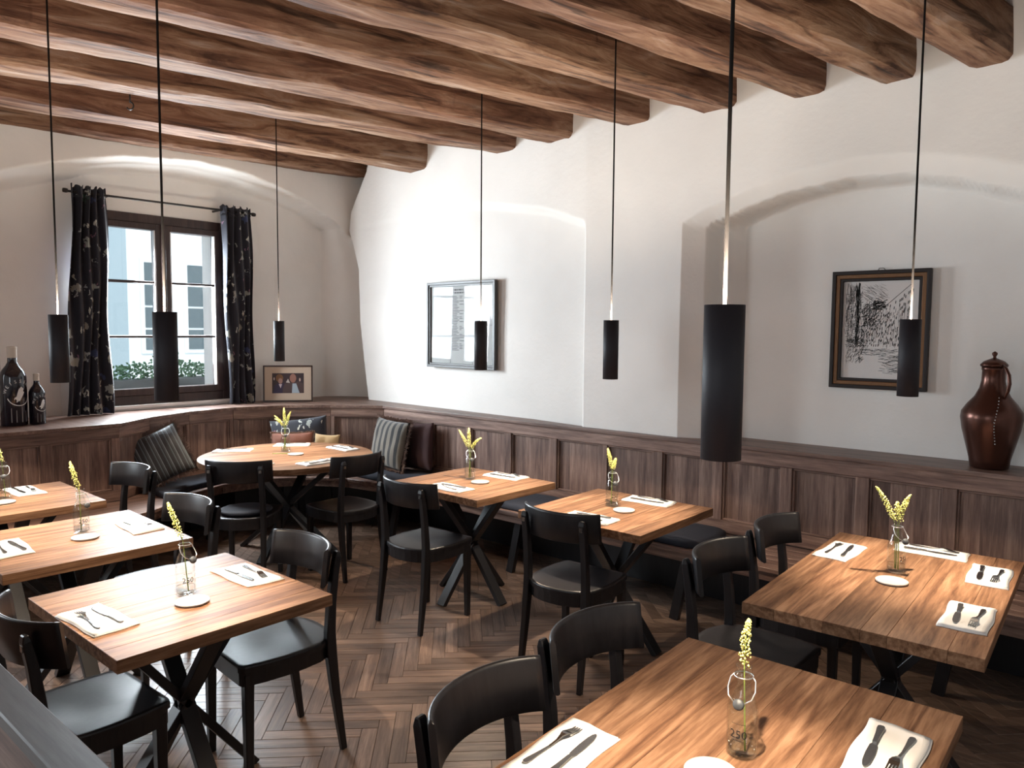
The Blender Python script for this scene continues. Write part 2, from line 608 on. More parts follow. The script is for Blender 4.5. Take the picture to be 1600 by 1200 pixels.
    bp = node(nt, 'ShaderNodeBump'); bp.inputs['Strength'].default_value = 0.8; bp.inputs['Distance'].default_value = 0.015
    L(n1.outputs['Fac'], bp.inputs['Height']); L(bp.outputs['Normal'], b.inputs['Normal'])
    return m


M_BEAM = beam_material()
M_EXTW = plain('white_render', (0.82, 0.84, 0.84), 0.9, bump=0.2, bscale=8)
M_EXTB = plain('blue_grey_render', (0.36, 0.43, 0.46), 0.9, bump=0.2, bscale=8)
M_EXTG = plain('street_paving', (0.62, 0.62, 0.60), 0.9, bump=0.3, bscale=12)
M_EXTPANE = plain('facade_window_pane', (0.10, 0.13, 0.14), 0.1)
M_LEAF = plain('box_plant_leaves', (0.14, 0.27, 0.15), 0.6)
M_TROUGH = plain('grey_planter', (0.16, 0.17, 0.17), 0.7)


# ------------------------------------------------------------------ setting: plaster walls as relief surfaces
def grid_mesh(name, U, V, P, keep, mat):
    """P: (nu, nv, 3) points; keep: (nu-1, nv-1) mask of the faces that exist"""
    nu, nv = len(U), len(V)
    me = bpy.data.meshes.new(name)
    idx = np.arange(nu * nv).reshape(nu, nv)
    q = np.stack([idx[:-1, :-1], idx[1:, :-1], idx[1:, 1:], idx[:-1, 1:]], -1)[keep]
    me.vertices.add(nu * nv)
    me.vertices.foreach_set('co', P.reshape(-1).astype(np.float32))
    n = len(q)
    me.loops.add(n * 4)
    me.loops.foreach_set('vertex_index', q.reshape(-1).astype(np.int32))
    me.polygons.add(n)
    me.polygons.foreach_set('loop_start', np.arange(0, n * 4, 4, dtype=np.int32))
    me.polygons.foreach_set('use_smooth', np.ones(n, dtype=bool))
    me.update(calc_edges=True)
    me.validate()
    me.materials.append(mat)
    return me


def wobble(A, B, s, amp, seed):
    rs = np.random.RandomState(seed)
    out = np.zeros_like(A)
    for _ in range(7):
        kx, ky, ph = rs.uniform(-s, s), rs.uniform(-s, s), rs.uniform(0, 6.28)
        out += np.sin(A * kx + B * ky + ph)
    return out * amp / 3.0


def ss(x):
    x = np.clip(x, 0, 1)
    return x * x * (3 - 2 * x)


LEDGE = 1.012
# back wall: y as a function of x, z
U = np.concatenate([np.arange(-6.75, -5.71, 0.018), np.arange(-5.7, -3.36, 0.03), np.arange(-3.35, -2.48, 0.012), np.arange(-2.47, -2.05, 0.006), np.arange(-2.04, 1.45, 0.03)])
V = np.concatenate([np.arange(-0.02, 0.99, 0.17), np.arange(1.0, 2.19, 0.03), np.arange(2.2, 2.845, 0.012), np.arange(2.85, 3.46, 0.03)])
X, Z = np.meshgrid(U, V, indexing='ij')
YW = np.full_like(X, 4.47)
# shallow blind niche with a flat arched head
zt = np.interp(X, [-7, -5.9, -4.9, -4.29, -3.62, -3.24, -3.15], [2.74, 2.75, 2.775, 2.754, 2.642, 2.512, 2.46])
dep = np.interp(X, [-6.2, -5.7, -4.8, -4.0, -3.2], [0.235, 0.225, 0.17, 0.125, 0.095])
lean = np.interp(X, [-6.2, -5.2, -4.7, -3.9, -3.2], [0.235, 0.195, 0.15, 0.055, 0.0])
inn_ = ss((-3.205 - X) / 0.035) * ss((zt - Z) / 0.06)
YW += dep * inn_ + np.minimum(lean, dep) * (1 - inn_) * ss((Z - 2.0) / 0.3)
# deep arched niche, stepped reveal


def arch(xs, pts):
    return np.interp(xs, [p[0] for p in pts], [p[1] for p in pts])


AO = [(-2.46, 2.405), (-2.25, 2.50), (-2.004, 2.574), (-1.68, 2.655), (-1.313, 2.683), (-1.056, 2.664), (-0.778, 2.60), (-0.55, 2.52), (-0.2, 2.37)]
AM = [(-2.34, 2.345), (-2.223, 2.405), (-1.987, 2.477), (-1.713, 2.535), (-1.397, 2.580), (-1.108, 2.564), (-0.84, 2.496), (-0.593, 2.406), (-0.3, 2.27)]
AI = [(-2.16, 2.385), (-2.0, 2.45), (-1.779, 2.515), (-1.45, 2.555), (-1.15, 2.55), (-0.873, 2.490), (-0.615, 2.395), (-0.3, 2.25)]
A2 = [(x, z + 0.018) for x, z in AI]
lev = []
for xl0, xr0, ac in ((-2.434, -0.16, AO), (-2.292, -0.28, AM), (-2.255, -0.31, A2), (-2.127, -0.36, AI)):
    lev.append(np.minimum(np.minimum(X - xl0, xr0 - X), arch(X, ac) - Z))
DL = [0.0, 0.06, 0.21, 0.30]
niche = np.zeros_like(X)
for q in range(3):
    t_ = np.clip(lev[q] / np.maximum(lev[q] - lev[q + 1], 1e-4), 0, 1)
    niche = np.where(lev[q] > 0, DL[q] + (DL[q + 1] - DL[q]) * t_, niche)
YW += niche
# rounded, uneven outside corner at the window end
xe = np.interp(Z, [0.0, 0.98, 1.8, 2.30, 2.555, 2.686, 2.87, 3.25, 3.5], [-5.99, -6.0, -6.13, -6.15, -6.24, -6.30, -6.27, -6.00, -5.95])
back = np.clip((xe + 0.05 - X) / 0.05, 0, 1)
YW += 0.05 * (1 - np.sqrt(np.clip(1 - back ** 2, 0, 1))) + 9.0 * np.clip(xe - X, 0, 0.05)
YW = np.minimum(YW, 5.05)
YW += wobble(X, Z, 5.0, 0.004, 3)
P = np.stack([X, YW, Z], -1)
keep = np.ones((len(U) - 1, len(V) - 1), bool)
wall_back = struct(link('wall_back', grid_mesh('wall_back', U, V, P, keep, M_PLASTER)))

# window wall: x as a function of y, z
WY0, WY1, WZ0, WZ1 = 2.40, 3.54, 1.08, 2.63      # opening for the window
U = np.sort(np.unique(np.round(np.concatenate([np.arange(-2.7, 1.3, 0.1), np.arange(1.3, 5.06, 0.02), [WY0, WY1, -0.9, 0.2]]), 4)))
V = np.sort(np.unique(np.round(np.concatenate([np.arange(-0.02, 0.99, 0.17), np.arange(1.0, 2.58, 0.04), np.arange(2.6, 3.46, 0.015), [WZ0, 1.1]]), 4)))
Yg, Zg = np.meshgrid(U, V, indexing='ij')
out_c = [(1.25, 2.40), (1.45, 2.62), (1.72, 2.807), (2.036, 2.921), (2.56, 3.055), (3.16, 3.118), (3.60, 3.09), (3.92, 3.015), (4.24, 2.915), (4.57, 2.751), (4.75, 2.62)]
in_c = [(1.45, 2.50), (1.60, 2.60), (1.79, 2.705), (2.205, 2.846), (2.40, 2.925), (2.668, 2.978), (3.07, 3.012), (3.52, 2.990), (4.017, 2.922), (4.282, 2.852), (4.593, 2.715), (4.7, 2.65)]
d_o = np.minimum(Yg - 1.25, arch(Yg, out_c) - Zg)
d_i = np.minimum(np.minimum(Yg - 1.55, 4.60 - Yg), arch(Yg, in_c) - Zg)
t = np.clip(d_o / np.maximum(d_o - d_i, 1e-4), 0, 1)
XW = -6.30 - np.where(d_o > 0, 0.29 * t, 0)
XW += np.where(Yg > 4.60, 0.55 * np.clip(Yg - 4.60, 0, 1), 0) * (d_o > 0)
XW += wobble(Yg, Zg, 4.0, 0.004, 5)
P = np.stack([XW, Yg, Zg], -1)
yc = (U[:-1] + U[1:]) / 2
zc = (V[:-1] + V[1:]) / 2
YC, ZC = np.meshgrid(yc, zc, indexing='ij')
keep = ~(((YC > WY0) & (YC < WY1) & (ZC > WZ0) & (ZC < WZ1)) | ((YC > -0.9) & (YC < 0.2) & (ZC > 1.1) & (ZC < 2.6)))
wall_left = struct(link('wall_left', grid_mesh('wall_left', U, V, P, keep, M_PLASTER_L)))
# outer reveals of the two window openings
m = MB()
for (a, b_, c, d) in ((WY0, WY1, WZ0, WZ1),):
    m.box(-7.0, -6.585, a - 0.25, a, c - 0.3, d + 0.3).box(-7.0, -6.585, b_, b_ + 0.25, c - 0.3, d + 0.3)
    m.box(-7.0, -6.585, a, b_, d, d + 0.3).box(-7.0, -6.585, a, b_, c - 0.3, c)
m.build('window_reveal', M_PLASTER_L, wall_left)

wr = MB().box(1.40, 1.55, -2.75, 5.1, -0.02, 3.45)
struct(wr.build('wall_right', M_PLASTER))
wf = MB().box(-6.5, -1.95, -2.75, -2.6, -0.02, 3.45).box(-0.45, 1.4, -2.75, -2.6, -0.02, 3.45)
wf.box(-1.95, -0.45, -2.75, -2.6, -0.02, 1.1).box(-1.95, -0.45, -2.75, -2.6, 2.7, 3.45)  # unseen opening added to hold the rear fill lamp
struct(wf.build('wall_front', M_PLASTER))

# ------------------------------------------------------------------ ceiling with hewn beams
ceiling = struct(MB().box(-7.0, 1.55, -2.75, 5.2, 3.36, 3.50).build('ceiling', M_BEAM))
# (right edge x, left edge x at y=4.47), right-edge x at y=1.4, underside z
BEAMS = [(-6.13, -6.42, -6.24, 3.17), (-5.09, -5.37, -5.62, 3.135), (-3.92, -4.20, -4.72, 3.11), (-3.33, -3.59, -4.06, 3.10),
         (-2.69, -2.94, -3.40, 3.105), (-2.09, -2.34, -2.76, 3.085), (-1.55, -1.76, -2.18, 3.07), (-1.09, -1.28, -1.70, 3.055),
         (-0.66, -0.86, -1.22, 3.045), (-0.12, -0.36, -0.72, 3.05), (0.45, 0.2, -0.15, 3.06)]


def hewn_beam(k, xr, xl, xr2, z0):
    rs = random.Random(50 + k)
    w = xr - xl
    slope = (xr - xr2) / (4.47 - 1.4)
    sec = [(-w / 2, 0.26), (-w / 2, 0.035), (-w / 2 + 0.012, 0.010), (-w / 2 + 0.04, 0.0), (-w / 6, 0.0), (w / 6, 0.0), (w / 2 - 0.04, 0.0),
           (w / 2 - 0.012, 0.010), (w / 2, 0.035), (w / 2, 0.12), (w / 2, 0.26)]
    n = 110
    vv, fs = [], []
    ang = math.atan(slope)
    ca_ = math.cos(ang)
    for i in range(n + 1):
        l_ = (-7.2 + 7.55 * i / n)
        for j, (a, h) in enumerate(sec):
            q = Vector((a * 7 + k * 3.1, l_ * 1.4, h * 9))
            dx = noise.noise(q) * 0.020 + noise.noise(q * 4) * 0.007
            dz = noise.noise(q + Vector((9, 3, 1))) * 0.016 + noise.noise(q * 5) * 0.006
            rise = 0.030 * (l_ + 1.5) if k == 0 else 0.0
            vv.append((a * ca_ + dx, l_, rise + h + (dz if h < 0.2 else 0)))
    m_ = len(sec)
    for i in range(n):
        for j in range(m_ - 1):
            fs.append((i * m_ + j, i * m_ + j + 1, (i + 1) * m_ + j + 1, (i + 1) * m_ + j))
    fs.append(tuple(range(m_)))
    fs.append(tuple(n * m_ + j for j in range(m_))[::-1])
    MB().add(vv, fs).build('beam', M_BEAM, ceiling, loc=((xr + xl) / 2, 4.47, z0), rot=(0, 0, -ang))


for k, b_ in enumerate(BEAMS):
    hewn_beam(k, *b_)


def soffit(x, y):
    """height of whatever is overhead at x, y: a beam's underside or the boards"""
    for xr, xl, xr2, z0 in BEAMS:
        s = (xr - xr2) / 3.07
        a, b2 = xl - s * (4.47 - y), xr - s * (4.47 - y)
        if a < x < b2:
            return z0 + 0.02
    return 3.36


# iron hook under a beam
hk = MB()
hp = [(0, 0, 0.03)] + [(0, 0, -0.02)] + [(0.022 * math.sin(t) * 1.0, 0, -0.045 + 0.022 * math.cos(t)) for t in np.linspace(0, 4.3, 14)]
hk.tube(hp, 0.005, 6)
tag(hk.build('ceiling_hook', M_DARKMETAL, None, loc=(-4.85, 2.02, 3.10), rot=(0, 0, 0.6)), 'small iron hook hanging from the underside of a ceiling beam', 'hook')

# ------------------------------------------------------------------ herringbone floor
floor = struct(MB().box(-7.0, 1.55, -2.75, 5.2, -0.08, -0.004).build('floor', plain('floor_joint', (0.02, 0.013, 0.010), 0.8)))
PW, PN = 0.068, 6
PL = PW * PN
g = 0.0008
pm = MB()
c_ = 0.0012
hx, hy = PL / 2 - g, PW / 2 - g
vv = [(-hx, -hy, -0.004), (hx, -hy, -0.004), (hx, hy, -0.004), (-hx, hy, -0.004),
      (-hx, -hy, -c_), (hx, -hy, -c_), (hx, hy, -c_), (-hx, hy, -c_),
      (-hx + c_, -hy + c_, 0), (hx - c_, -hy + c_, 0), (hx - c_, hy - c_, 0), (-hx + c_, hy - c_, 0)]
fs = [(8, 9, 10, 11)]
for a in (0, 4):
    for j in range(4):
        fs.append((a + j, a + (j + 1) % 4, a + 4 + (j + 1) % 4, a + 4 + j))
pm.add(vv, fs)
plank_mesh = pm.mesh('plank', M_FLOOR)
spots = []
ca, sa = math.cos(PI / 4), math.sin(PI / 4)
for mm in range(-14, 15):
    for k in range(-140, 140):
        for typ in (0, 1):
            if typ == 0:
                u, v, r = (k + PN / 2 + 2 * PN * mm), (k + 0.5), 0.0
            else:
                u, v, r = (k + PN + 0.5 + 2 * PN * mm), (k + 1 - PN / 2), PI / 2
            u *= PW; v *= PW
            x = -2.2 + ca * u - sa * v
            y = 2.0 + sa * u + ca * v
            if -6.6 < x < 1.5 and -1.4 < y < 4.6:
                spots.append((x, y, r + PI / 4))
spots.sort(key=lambda s: ((s[0] + 2.35) ** 2 * 0.9 + (s[1] - 2.25) ** 2))
for x, y, r in spots[:290]:
    link('plank', plank_mesh, floor, (x, y, 0), (0, 0, r))
rest = MB()
for x, y, r in spots[290:]:
    c2, s2 = math.cos(r), math.sin(r)
    rest.add([(x + c2 * a - s2 * b2, y + s2 * a + c2 * b2, z) for a, b2, z in vv], fs)
ro = rest.build('plank_field', None, floor)
# the joined planks keep one tone each
rme = ro.data
M_FLOOR2 = M_FLOOR.copy()
M_FLOOR2.name = 'smoked_oak_floor_field'
nt = M_FLOOR2.node_tree
oi = [n for n in nt.nodes if n.type == 'OBJECT_INFO'][0]
gm = node(nt, 'ShaderNodeNewGeometry')
for lk in [l for l in nt.links if l.from_node == oi]:
    to = lk.to_socket
    nt.links.remove(lk)
    nt.links.new(gm.outputs['Random Per Island'], to)
rme.materials.append(M_FLOOR2)
ro['kind'] = 'stuff'

# ------------------------------------------------------------------ walnut wainscot, ledge and bench
WPATH = [(-5.77, -1.2), (-5.77, 2.26), (-6.00, 2.58), (-6.17, 2.98), (-6.22, 3.40), (-6.08, 3.80), (-5.80, 4.13), (-5.42, 4.44), (0.9, 4.44)]


def wainscot(name, p0, p1, cuts, first=True, last=True):
    """framed panelling from p0 to p1 standing on the bench, cuts = stile centres along it"""
    p0, p1 = Vector((*p0, 0)), Vector((*p1, 0))
    d = (p1 - p0).normalized()
    Lg = (p1 - p0).length
    nrm = Vector((d.y, -d.x, 0))          # towards the room
    R = Matrix((( d.x, -nrm.x, 0, p0.x), (d.y, -nrm.y, 0, p0.y), (0, 0, 1, 0), (0, 0, 0, 1)))
    root = struct(link(name, None))

    def bx(nm, a0, a1, dep0, dep1, z0, z1, ax, bev=0.003):
        c = Vector(((a0 + a1) / 2, (dep0 + dep1) / 2, (z0 + z1) / 2))
        b3 = MB().box(a0 - c.x, a1 - c.x, dep0 - c.y, dep1 - c.y, z0 - c.z, z1 - c.z)
        o = b3.build(nm, M_WALN[ax], root, bevel=bev)
        o.matrix_local = R @ Matrix.Translation(c)
        return o
    sw = 0.072
    bx('top_rail', 0, Lg, 0.0, 0.022, 0.905, 0.986, 'x')
    bx('bottom_rail', 0, Lg, 0.0, 0.022, 0.44, 0.520, 'x')
    bx('base_board', 0, Lg, 0.004, 0.022, 0.0, 0.44, 'x').data.materials[0] = M_BLACK  # blackened instead of walnut, standing in for the deep shade under the bench
    st = []
    for i, c in enumerate(cuts):
        a0, a1 = max(c - sw / 2, 0), min(c + sw / 2, Lg)
        if a1 - a0 > 0.01:
            bx('stile', a0, a1, -0.001, 0.022, 0.520, 0.905, 'z')
        st.append((a0, a1))
    rs = random.Random(sum(map(ord, name)))
    for (a, b2), (c, d2) in zip(st[:-1], st[1:]):
        w = c - b2
        nb = 1 if w < 0.16 else (2 if w < 0.30 else 3)
        xs = [b2] + sorted(b2 + w * (i + 1 + rs.uniform(-0.2, 0.2)) / nb for i in range(nb - 1)) + [c]
        for u0, u1 in zip(xs[:-1], xs[1:]):
            bx('panel_board', u0, u1, 0.024, 0.034, 0.515, 0.910, 'z', 0.0)
        for q in (0.892, 0.520):
            bx('moulding', b2, c, 0.009, 0.024, q, q + 0.013, 'x', 0.003)
        for q in (b2, c - 0.013):
            bx('moulding', q, q + 0.013, 0.009, 0.024, 0.533, 0.892, 'z', 0.003)
    return root


n_tr = 1
for i in range(len(WPATH) - 1):
    a, b2 = WPATH[i], WPATH[i + 1]
    Lg = math.dist(a, b2)
    if i == 0:
        cuts = [0.0, 0.62, 1.18, 1.62, 2.09, 2.55, 2.98, 3.44]
    elif i == len(WPATH) - 2:
        xs = [-5.42, -5.26, -4.80, -4.34, -3.90, -3.45, -3.0, -2.56, -2.13, -1.69, -1.26, -0.83, -0.40, 0.03, 0.46, 0.9]
        cuts = [x + 5.42 for x in xs]
    else:
        cuts = [0.0, Lg]
    wainscot('trim_%d' % n_tr, a, b2, cuts)
    n_tr += 1


def off_path(path, d):
    out = []
    n = len(path)
    for i, p in enumerate(path):
        ns = []
        for a, b2 in ((i - 1, i), (i, i + 1)):
            if 0 <= a and b2 < n:
                v = Vector(path[b2]) - Vector(path[a])
                ns.append(Vector((v.y, -v.x)).normalized())
        nn = sum(ns, Vector((0, 0))) / len(ns)
        nn = nn / nn.length_squared
        out.append((p[0] + nn.x * d, p[1] + nn.y * d))
    return out


front = off_path(WPATH, 0.016)
# stone-flat ledge board over the panelling, back to the plaster
backl = [(0.9, 4.80), (-2.1, 4.80), (-2.45, 4.50), (-3.2, 4.50), (-4.0, 4.63), (-5.9, 4.74), (-6.2, 4.9), (-6.58, 4.70), (-6.62, 3.6), (-6.62, 2.3), (-6.62, 1.2), (-6.32, 1.15), (-6.32, -1.2)]
cap = MB().prism(front + backl, 0.986, LEDGE)
cap_o = struct(cap.build('trim_%d' % n_tr, M_WALN['x'], None, bevel=0.004, seg=2))
n_tr += 1

BFRONT = [(-5.20, -1.2), (-5.20, 2.02), (-5.30, 2.30), (-5.46, 2.53), (-5.64, 2.76), (-5.76, 3.05), (-5.74, 3.38), (-5.55, 3.68), (-5.22, 3.88), (-4.9, 3.93), (0.9, 3.93)]
BACKS = [(p[0], p[1]) for p in off_path(WPATH, 0.004)]
# bench: seat boards in three runs, front apron, trestle legs
bench_l = thing('corner_bench', 'long walnut bench under the window running round the corner to the back wall', 'bench')
left_poly = BFRONT[:9] + [(-4.92, 3.93), (-4.92, 4.43), (-5.42, 4.43)] + BACKS[1:7][::-1] + [(-5.765, -1.2)]
MB().prism(left_poly, 0.415, 0.440).build('curved_seat', M_WALN['y'], bench_l, bevel=0.003)
ny = 6
for j in range(ny):
    y0 = 3.93 + 0.50 * j / ny
    MB().box(-2.91, 2.91, 0.0015, 0.50 / ny - 0.0015, 0, 0.025).build('seat_board', M_WALN['x'], bench_l, bevel=0.002, loc=(-2.01, y0, 0.415))
MB().box(-2.91, 2.91, 0, 0.022, 0, 0.05).build('apron', M_WALN['x'], bench_l, bevel=0.002, loc=(-2.01, 3.945, 0.364))
ap = MB()
for a, b2 in zip(BFRONT[1:9], BFRONT[2:10]):
    v = (Vector(b2) - Vector(a)).normalized()
    nn = Vector((-v.y, v.x)) * 0.02
    ap.bar((a[0] + nn.x, a[1] + nn.y, 0.388), (b2[0] + nn.x, b2[1] + nn.y, 0.388), 0.05, 0.02, (0, 0, 1))
ap.bar((-5.22, -1.2, 0.388), (-5.22, 2.02, 0.388), 0.05, 0.02, (0, 0, 1))
ap.build('curved_apron', M_WALN['x'], bench_l)
for x in (-4.75, -3.45, -2.15, -0.75):
    MB().bar((x, 3.965, 0.0), (x + 0.06, 4.0, 0.40), 0.055, 0.035, (1, 0, 0)).build('leg', M_BLACK, bench_l)
for (x, y) in ((-5.30, 1.0), (-5.34, 2.0), (-5.80, 2.95), (-5.62, 3.70)):
    MB().bar((x, y, 0.0), (x - 0.03, y, 0.40), 0.055, 0.035, (0, 1, 0)).build('leg', M_BLACK, bench_l)

# low partition the camera looks over, bottom left
part = thing('booth_partition', 'dark wooden booth partition with a flat top rail in the near left corner', 'partition')
MB().box(-1.30, 1.30, -0.033, 0.033, 0, 0.028).build('top_rail', M_BLACK and wood('smoked_grey_rail', (0.035, 0.032, 0.032), (0.07, 0.066, 0.066), (0.11, 0.105, 0.105), 'x', 0.8, 0.4, 0.05), part, bevel=0.003, loc=(-2.35, 0.427, 0.984))
MB().box(-1.28, 1.28, -0.022, 0.022, 0, 0.984).build('panel', M_WALN['x'], part, loc=(-2.35, 0.427, 0.0))

# ------------------------------------------------------------------ window, curtains
win = struct(link('window_1', None))
XF = -6.585


def wbox(nm, x0, x1, y0, y1, z0, z1, mat, par, bev=0.003):
    c = ((x0 + x1) / 2, (y0 + y1) / 2, (z0 + z1) / 2)
    return MB().box(x0 - c[0], x1 - c[0], y0 - c[1], y1 - c[1], z0 - c[2], z1 - c[2]).build(nm, mat, par, bevel=bev, loc=c)


fr = MB()
fr.box(XF - 0.07, XF + 0.015, 2.36, 2.43, 1.06, 2.66).box(XF - 0.07, XF + 0.015, 3.50, 3.58, 1.06, 2.66)
fr.box(XF - 0.07, XF + 0.015, 2.43, 3.50, 2.585, 2.66).box(XF - 0.07, XF + 0.015, 2.43, 3.50, 1.06, 1.135)
fr.build('window_frame', M_WINFRAME, win, bevel=0.003)
for (a, b2) in ((2.432, 2.964), (2.976, 3.498)):
    sash = MB()
    sash.box(XF - 0.055, XF + 0.03, a, a + 0.058, 1.137, 2.583).box(XF - 0.055, XF + 0.03, b2 - 0.058, b2, 1.137, 2.583)
    sash.box(XF - 0.055, XF + 0.03, a + 0.058, b2 - 0.058, 2.532, 2.583).box(XF - 0.055, XF + 0.03, a + 0.058, b2 - 0.058, 1.137, 1.195)
    so = sash.build('sash', M_WINFRAME, win, bevel=0.003)
    gb = MB()
    gb.box(XF - 0.02, XF + 0.026, a + 0.058, a + 0.066, 1.195, 2.532).box(XF - 0.02, XF + 0.026, b2 - 0.066, b2 - 0.058, 1.195, 2.532)
    gb.build('glazing_bead', M_SILL, so)
    zs = [1.195, 1.632, 2.092, 2.532]
    for z in zs[1:3]:
        wbox('muntin', XF - 0.03, XF + 0.02, a + 0.066, b2 - 0.066, z - 0.011, z + 0.011, M_WINFRAME, so)
    for z0, z1 in zip(zs[:-1], zs[1:]):
        wbox('pane', XF - 0.006, XF - 0.002, a + 0.064, b2 - 0.064, z0 + 0.009, z1 - 0.009, M_PANE, so, 0.0)
wbox('meeting_strip', XF - 0.02, XF + 0.045, 2.952, 2.988, 1.137, 2.583, M_WINFRAME, win)
wbox('window_sill', XF - 0.03, XF + 0.05, 2.34, 3.60, 1.030, 1.058, M_SILL, win)
wbox('window_board', XF - 0.03, XF + 0.03, 2.34, 3.60, 1.0125, 1.030, M_SILL, win)

rod = thing('curtain_rod', 'thin dark iron curtain rod above the window', 'curtain rod')
MB().tube([(-6.45, 2.185, 2.752), (-6.45, 3.765, 2.760)], 0.009, 10).build('rod', M_DARKMETAL, rod)
for y in (2.185, 3.765):
    MB().lathe([(0.0, -0.02), (0.016, -0.016), (0.018, 0.0), (0.016, 0.016), (0.0, 0.02)], 12).build('finial', M_DARKMETAL, rod, loc=(-6.45, y, 2.755), rot=(PI / 2, 0, 0))
for y in (2.50, 3.44):
    MB().bar((-6.60, y, 2.755), (-6.44, y, 2.755), 0.014, 0.014).build('bracket', M_DARKMETAL, rod)


def curtain(label, y0t, y1t, y0b, y1b, folds, seed):
    t = thing('curtain', label, 'curtain', (-6.45, (y0b + y1b) / 2, LEDGE), 0, 'floral curtains')
    rs = random.Random(seed)
    ph = rs.uniform(0, 6)
    nu, nv = 90, 60
    zt, zb = 2.77, LEDGE + 0.004
    for nm, za, zb2, amp, off in (('cloth', zt - 0.035, zb, 0.036, 0.0), ('heading', zt + 0.03, zt - 0.045, 0.030, 0.004)):
        nv2 = nv if nm == 'cloth' else 8
        vv = []
        for side in (0, 1):
            for i in range(nu + 1):
                u = i / nu
                for j in range(nv2 + 1):
                    v = j / nv2
                    z = za + (zb2 - za) * v
                    k = (zt - z) / (zt - zb)
                    y = (y0t + (y1t - y0t) * u) * (1 - k) + (y0b + (y1b - y0b) * u) * k
                    uu = u + 0.03 * math.sin(7 * u + k * 3 + ph)
                    x = amp * math.sin(uu * folds * 2 * PI + ph) * (0.8 + 0.3 * math.sin(k * 5 + uu * 4)) + off
                    if nm == 'heading':
                        x += 0.012 * math.sin(u * 70) * (1 - v)
                        z += 0.012 * math.sin(u * 45 + ph)
                    y += 0.012 * math.sin(k * 9 + u * 6)
                    x += (0.003 if side else 0)
                    vv.append((x, y - (y0b + y1b) / 2, z - LEDGE))
        fs = []
        st = nv2 + 1
        N = (nu + 1) * st
        for side in (0, 1):
            for i in range(nu):
                for j in range(nv2):
                    q = [side * N + i * st + j, side * N + (i + 1) * st + j, side * N + (i + 1) * st + j + 1, side * N + i * st + j + 1]
                    fs.append(tuple(q if side else q[::-1]))
        for j in range(nv2):
            for i in (0, nu):
                fs.append((i * st + j, i * st + j + 1, N + i * st + j + 1, N + i * st + j))
        for i in range(nu):
            for j in (0, nv2):
                fs.append((i * st + j, (i + 1) * st + j, N + (i + 1) * st + j, N + i * st + j))
        MB().add(vv, fs, True).build(nm, M_CURTAIN, t)
    return t


curtain('black floral curtain at the bottle side of the window', 2.215, 2.485, 2.14, 2.485, 4.5, 1)
curtain('narrow black floral curtain at the framed-photo side of the window', 3.445, 3.735, 3.49, 3.75, 4.0, 2)

# ------------------------------------------------------------------ street outside
ext = thing('street_building', 'white rendered building with tall windows seen through the window', 'building')
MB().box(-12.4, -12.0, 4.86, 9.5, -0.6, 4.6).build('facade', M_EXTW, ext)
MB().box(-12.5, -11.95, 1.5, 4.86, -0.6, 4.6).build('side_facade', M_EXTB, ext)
MB().box(-12.05, -11.90, 1.5, 9.5, -0.6, 0.9).build('plinth', M_EXTW, ext)
for (a, b2) in ((5.12, 5.38), (5.80, 6.45), (7.3, 8.0)):
    w = wbox('window', -12.0, -11.96, a - 0.06, b2 + 0.06, 1.30, 2.78, M_EXTW, ext)
    for k in range(4):
        z0 = 1.36 + k * 0.345
        MB().box(-0.01, 0.01, -(b2 - a) / 2, (b2 - a) / 2, 0, 0.31).build('pane', M_EXTPANE, w, loc=(0.025, 0, z0 - 2.04))
street = struct(MB().box(-12.4, -7.0, -3, 10, -0.7, -0.6).build('street_ground', M_EXTG))
tag(street, 'pale street paving outside the window', 'paving')
pl = thing('window_planter', 'grey planter with a low green hedge outside the window', 'planter', (-7.55, 3.35, 0.95))
MB().box(-0.13, 0.13, -0.85, 0.95, 0.0, 0.26).build('trough', M_TROUGH, pl, bevel=0.01)
MB().box(-0.11, 0.11, -0.8, 0.9, -1.55, 0.0).build('plinth', M_EXTW, pl)
lf = MB()
rs = random.Random(4)
for k in range(1500):
    y = rs.uniform(-0.8, 0.9)
    h = 0.13 + 0.16 * (0.5 + 0.5 * math.sin(y * 7 + 1.0)) * (0.6 + 0.4 * math.sin(y * 17))
    x, z = rs.uniform(-0.14, 0.14), 0.25 + rs.uniform(0, 1) * h
    a = Vector((rs.uniform(-1, 1), rs.uniform(-1, 1), rs.uniform(-0.2, 1))).normalized() * 0.035
    b3 = a.orthogonal().normalized() * 0.014
    c = Vector((x, y, z))
    lf.add([c, c + a * 0.5 + b3, c + a, c + a * 0.5 - b3], [(0, 1, 2, 3)])
fo = lf.build('foliage', M_LEAF, pl)
fo['kind'] = 'stuff'

# ------------------------------------------------------------------ tables
M_EDGE = M_TABLE


def table_base(par, dx, dy, zt):
    for k, (d, side) in enumerate(((Vector((dx, 0, 0)), (0, 1, 0)), (Vector((0, dy, 0)), (1, 0, 0)))):
        for s in (1, -1):
            a = d * s
            b3 = -d * s
            MB().bar((a.x, a.y, 0.0), (b3.x, b3.y, zt - 0.006), 0.062, 0.030, side).build('leg', M_STEEL, par, bevel=0.002)
    m_ = MB().box(-dx - 0.03, dx + 0.03, -0.035, 0.035, zt - 0.006, zt)
    m_.build('top_plate', M_STEEL, par)
    MB().box(-0.035, 0.035, -dy - 0.03, dy + 0.03, zt - 0.0061, zt - 0.0001).build('top_plate', M_STEEL, par)


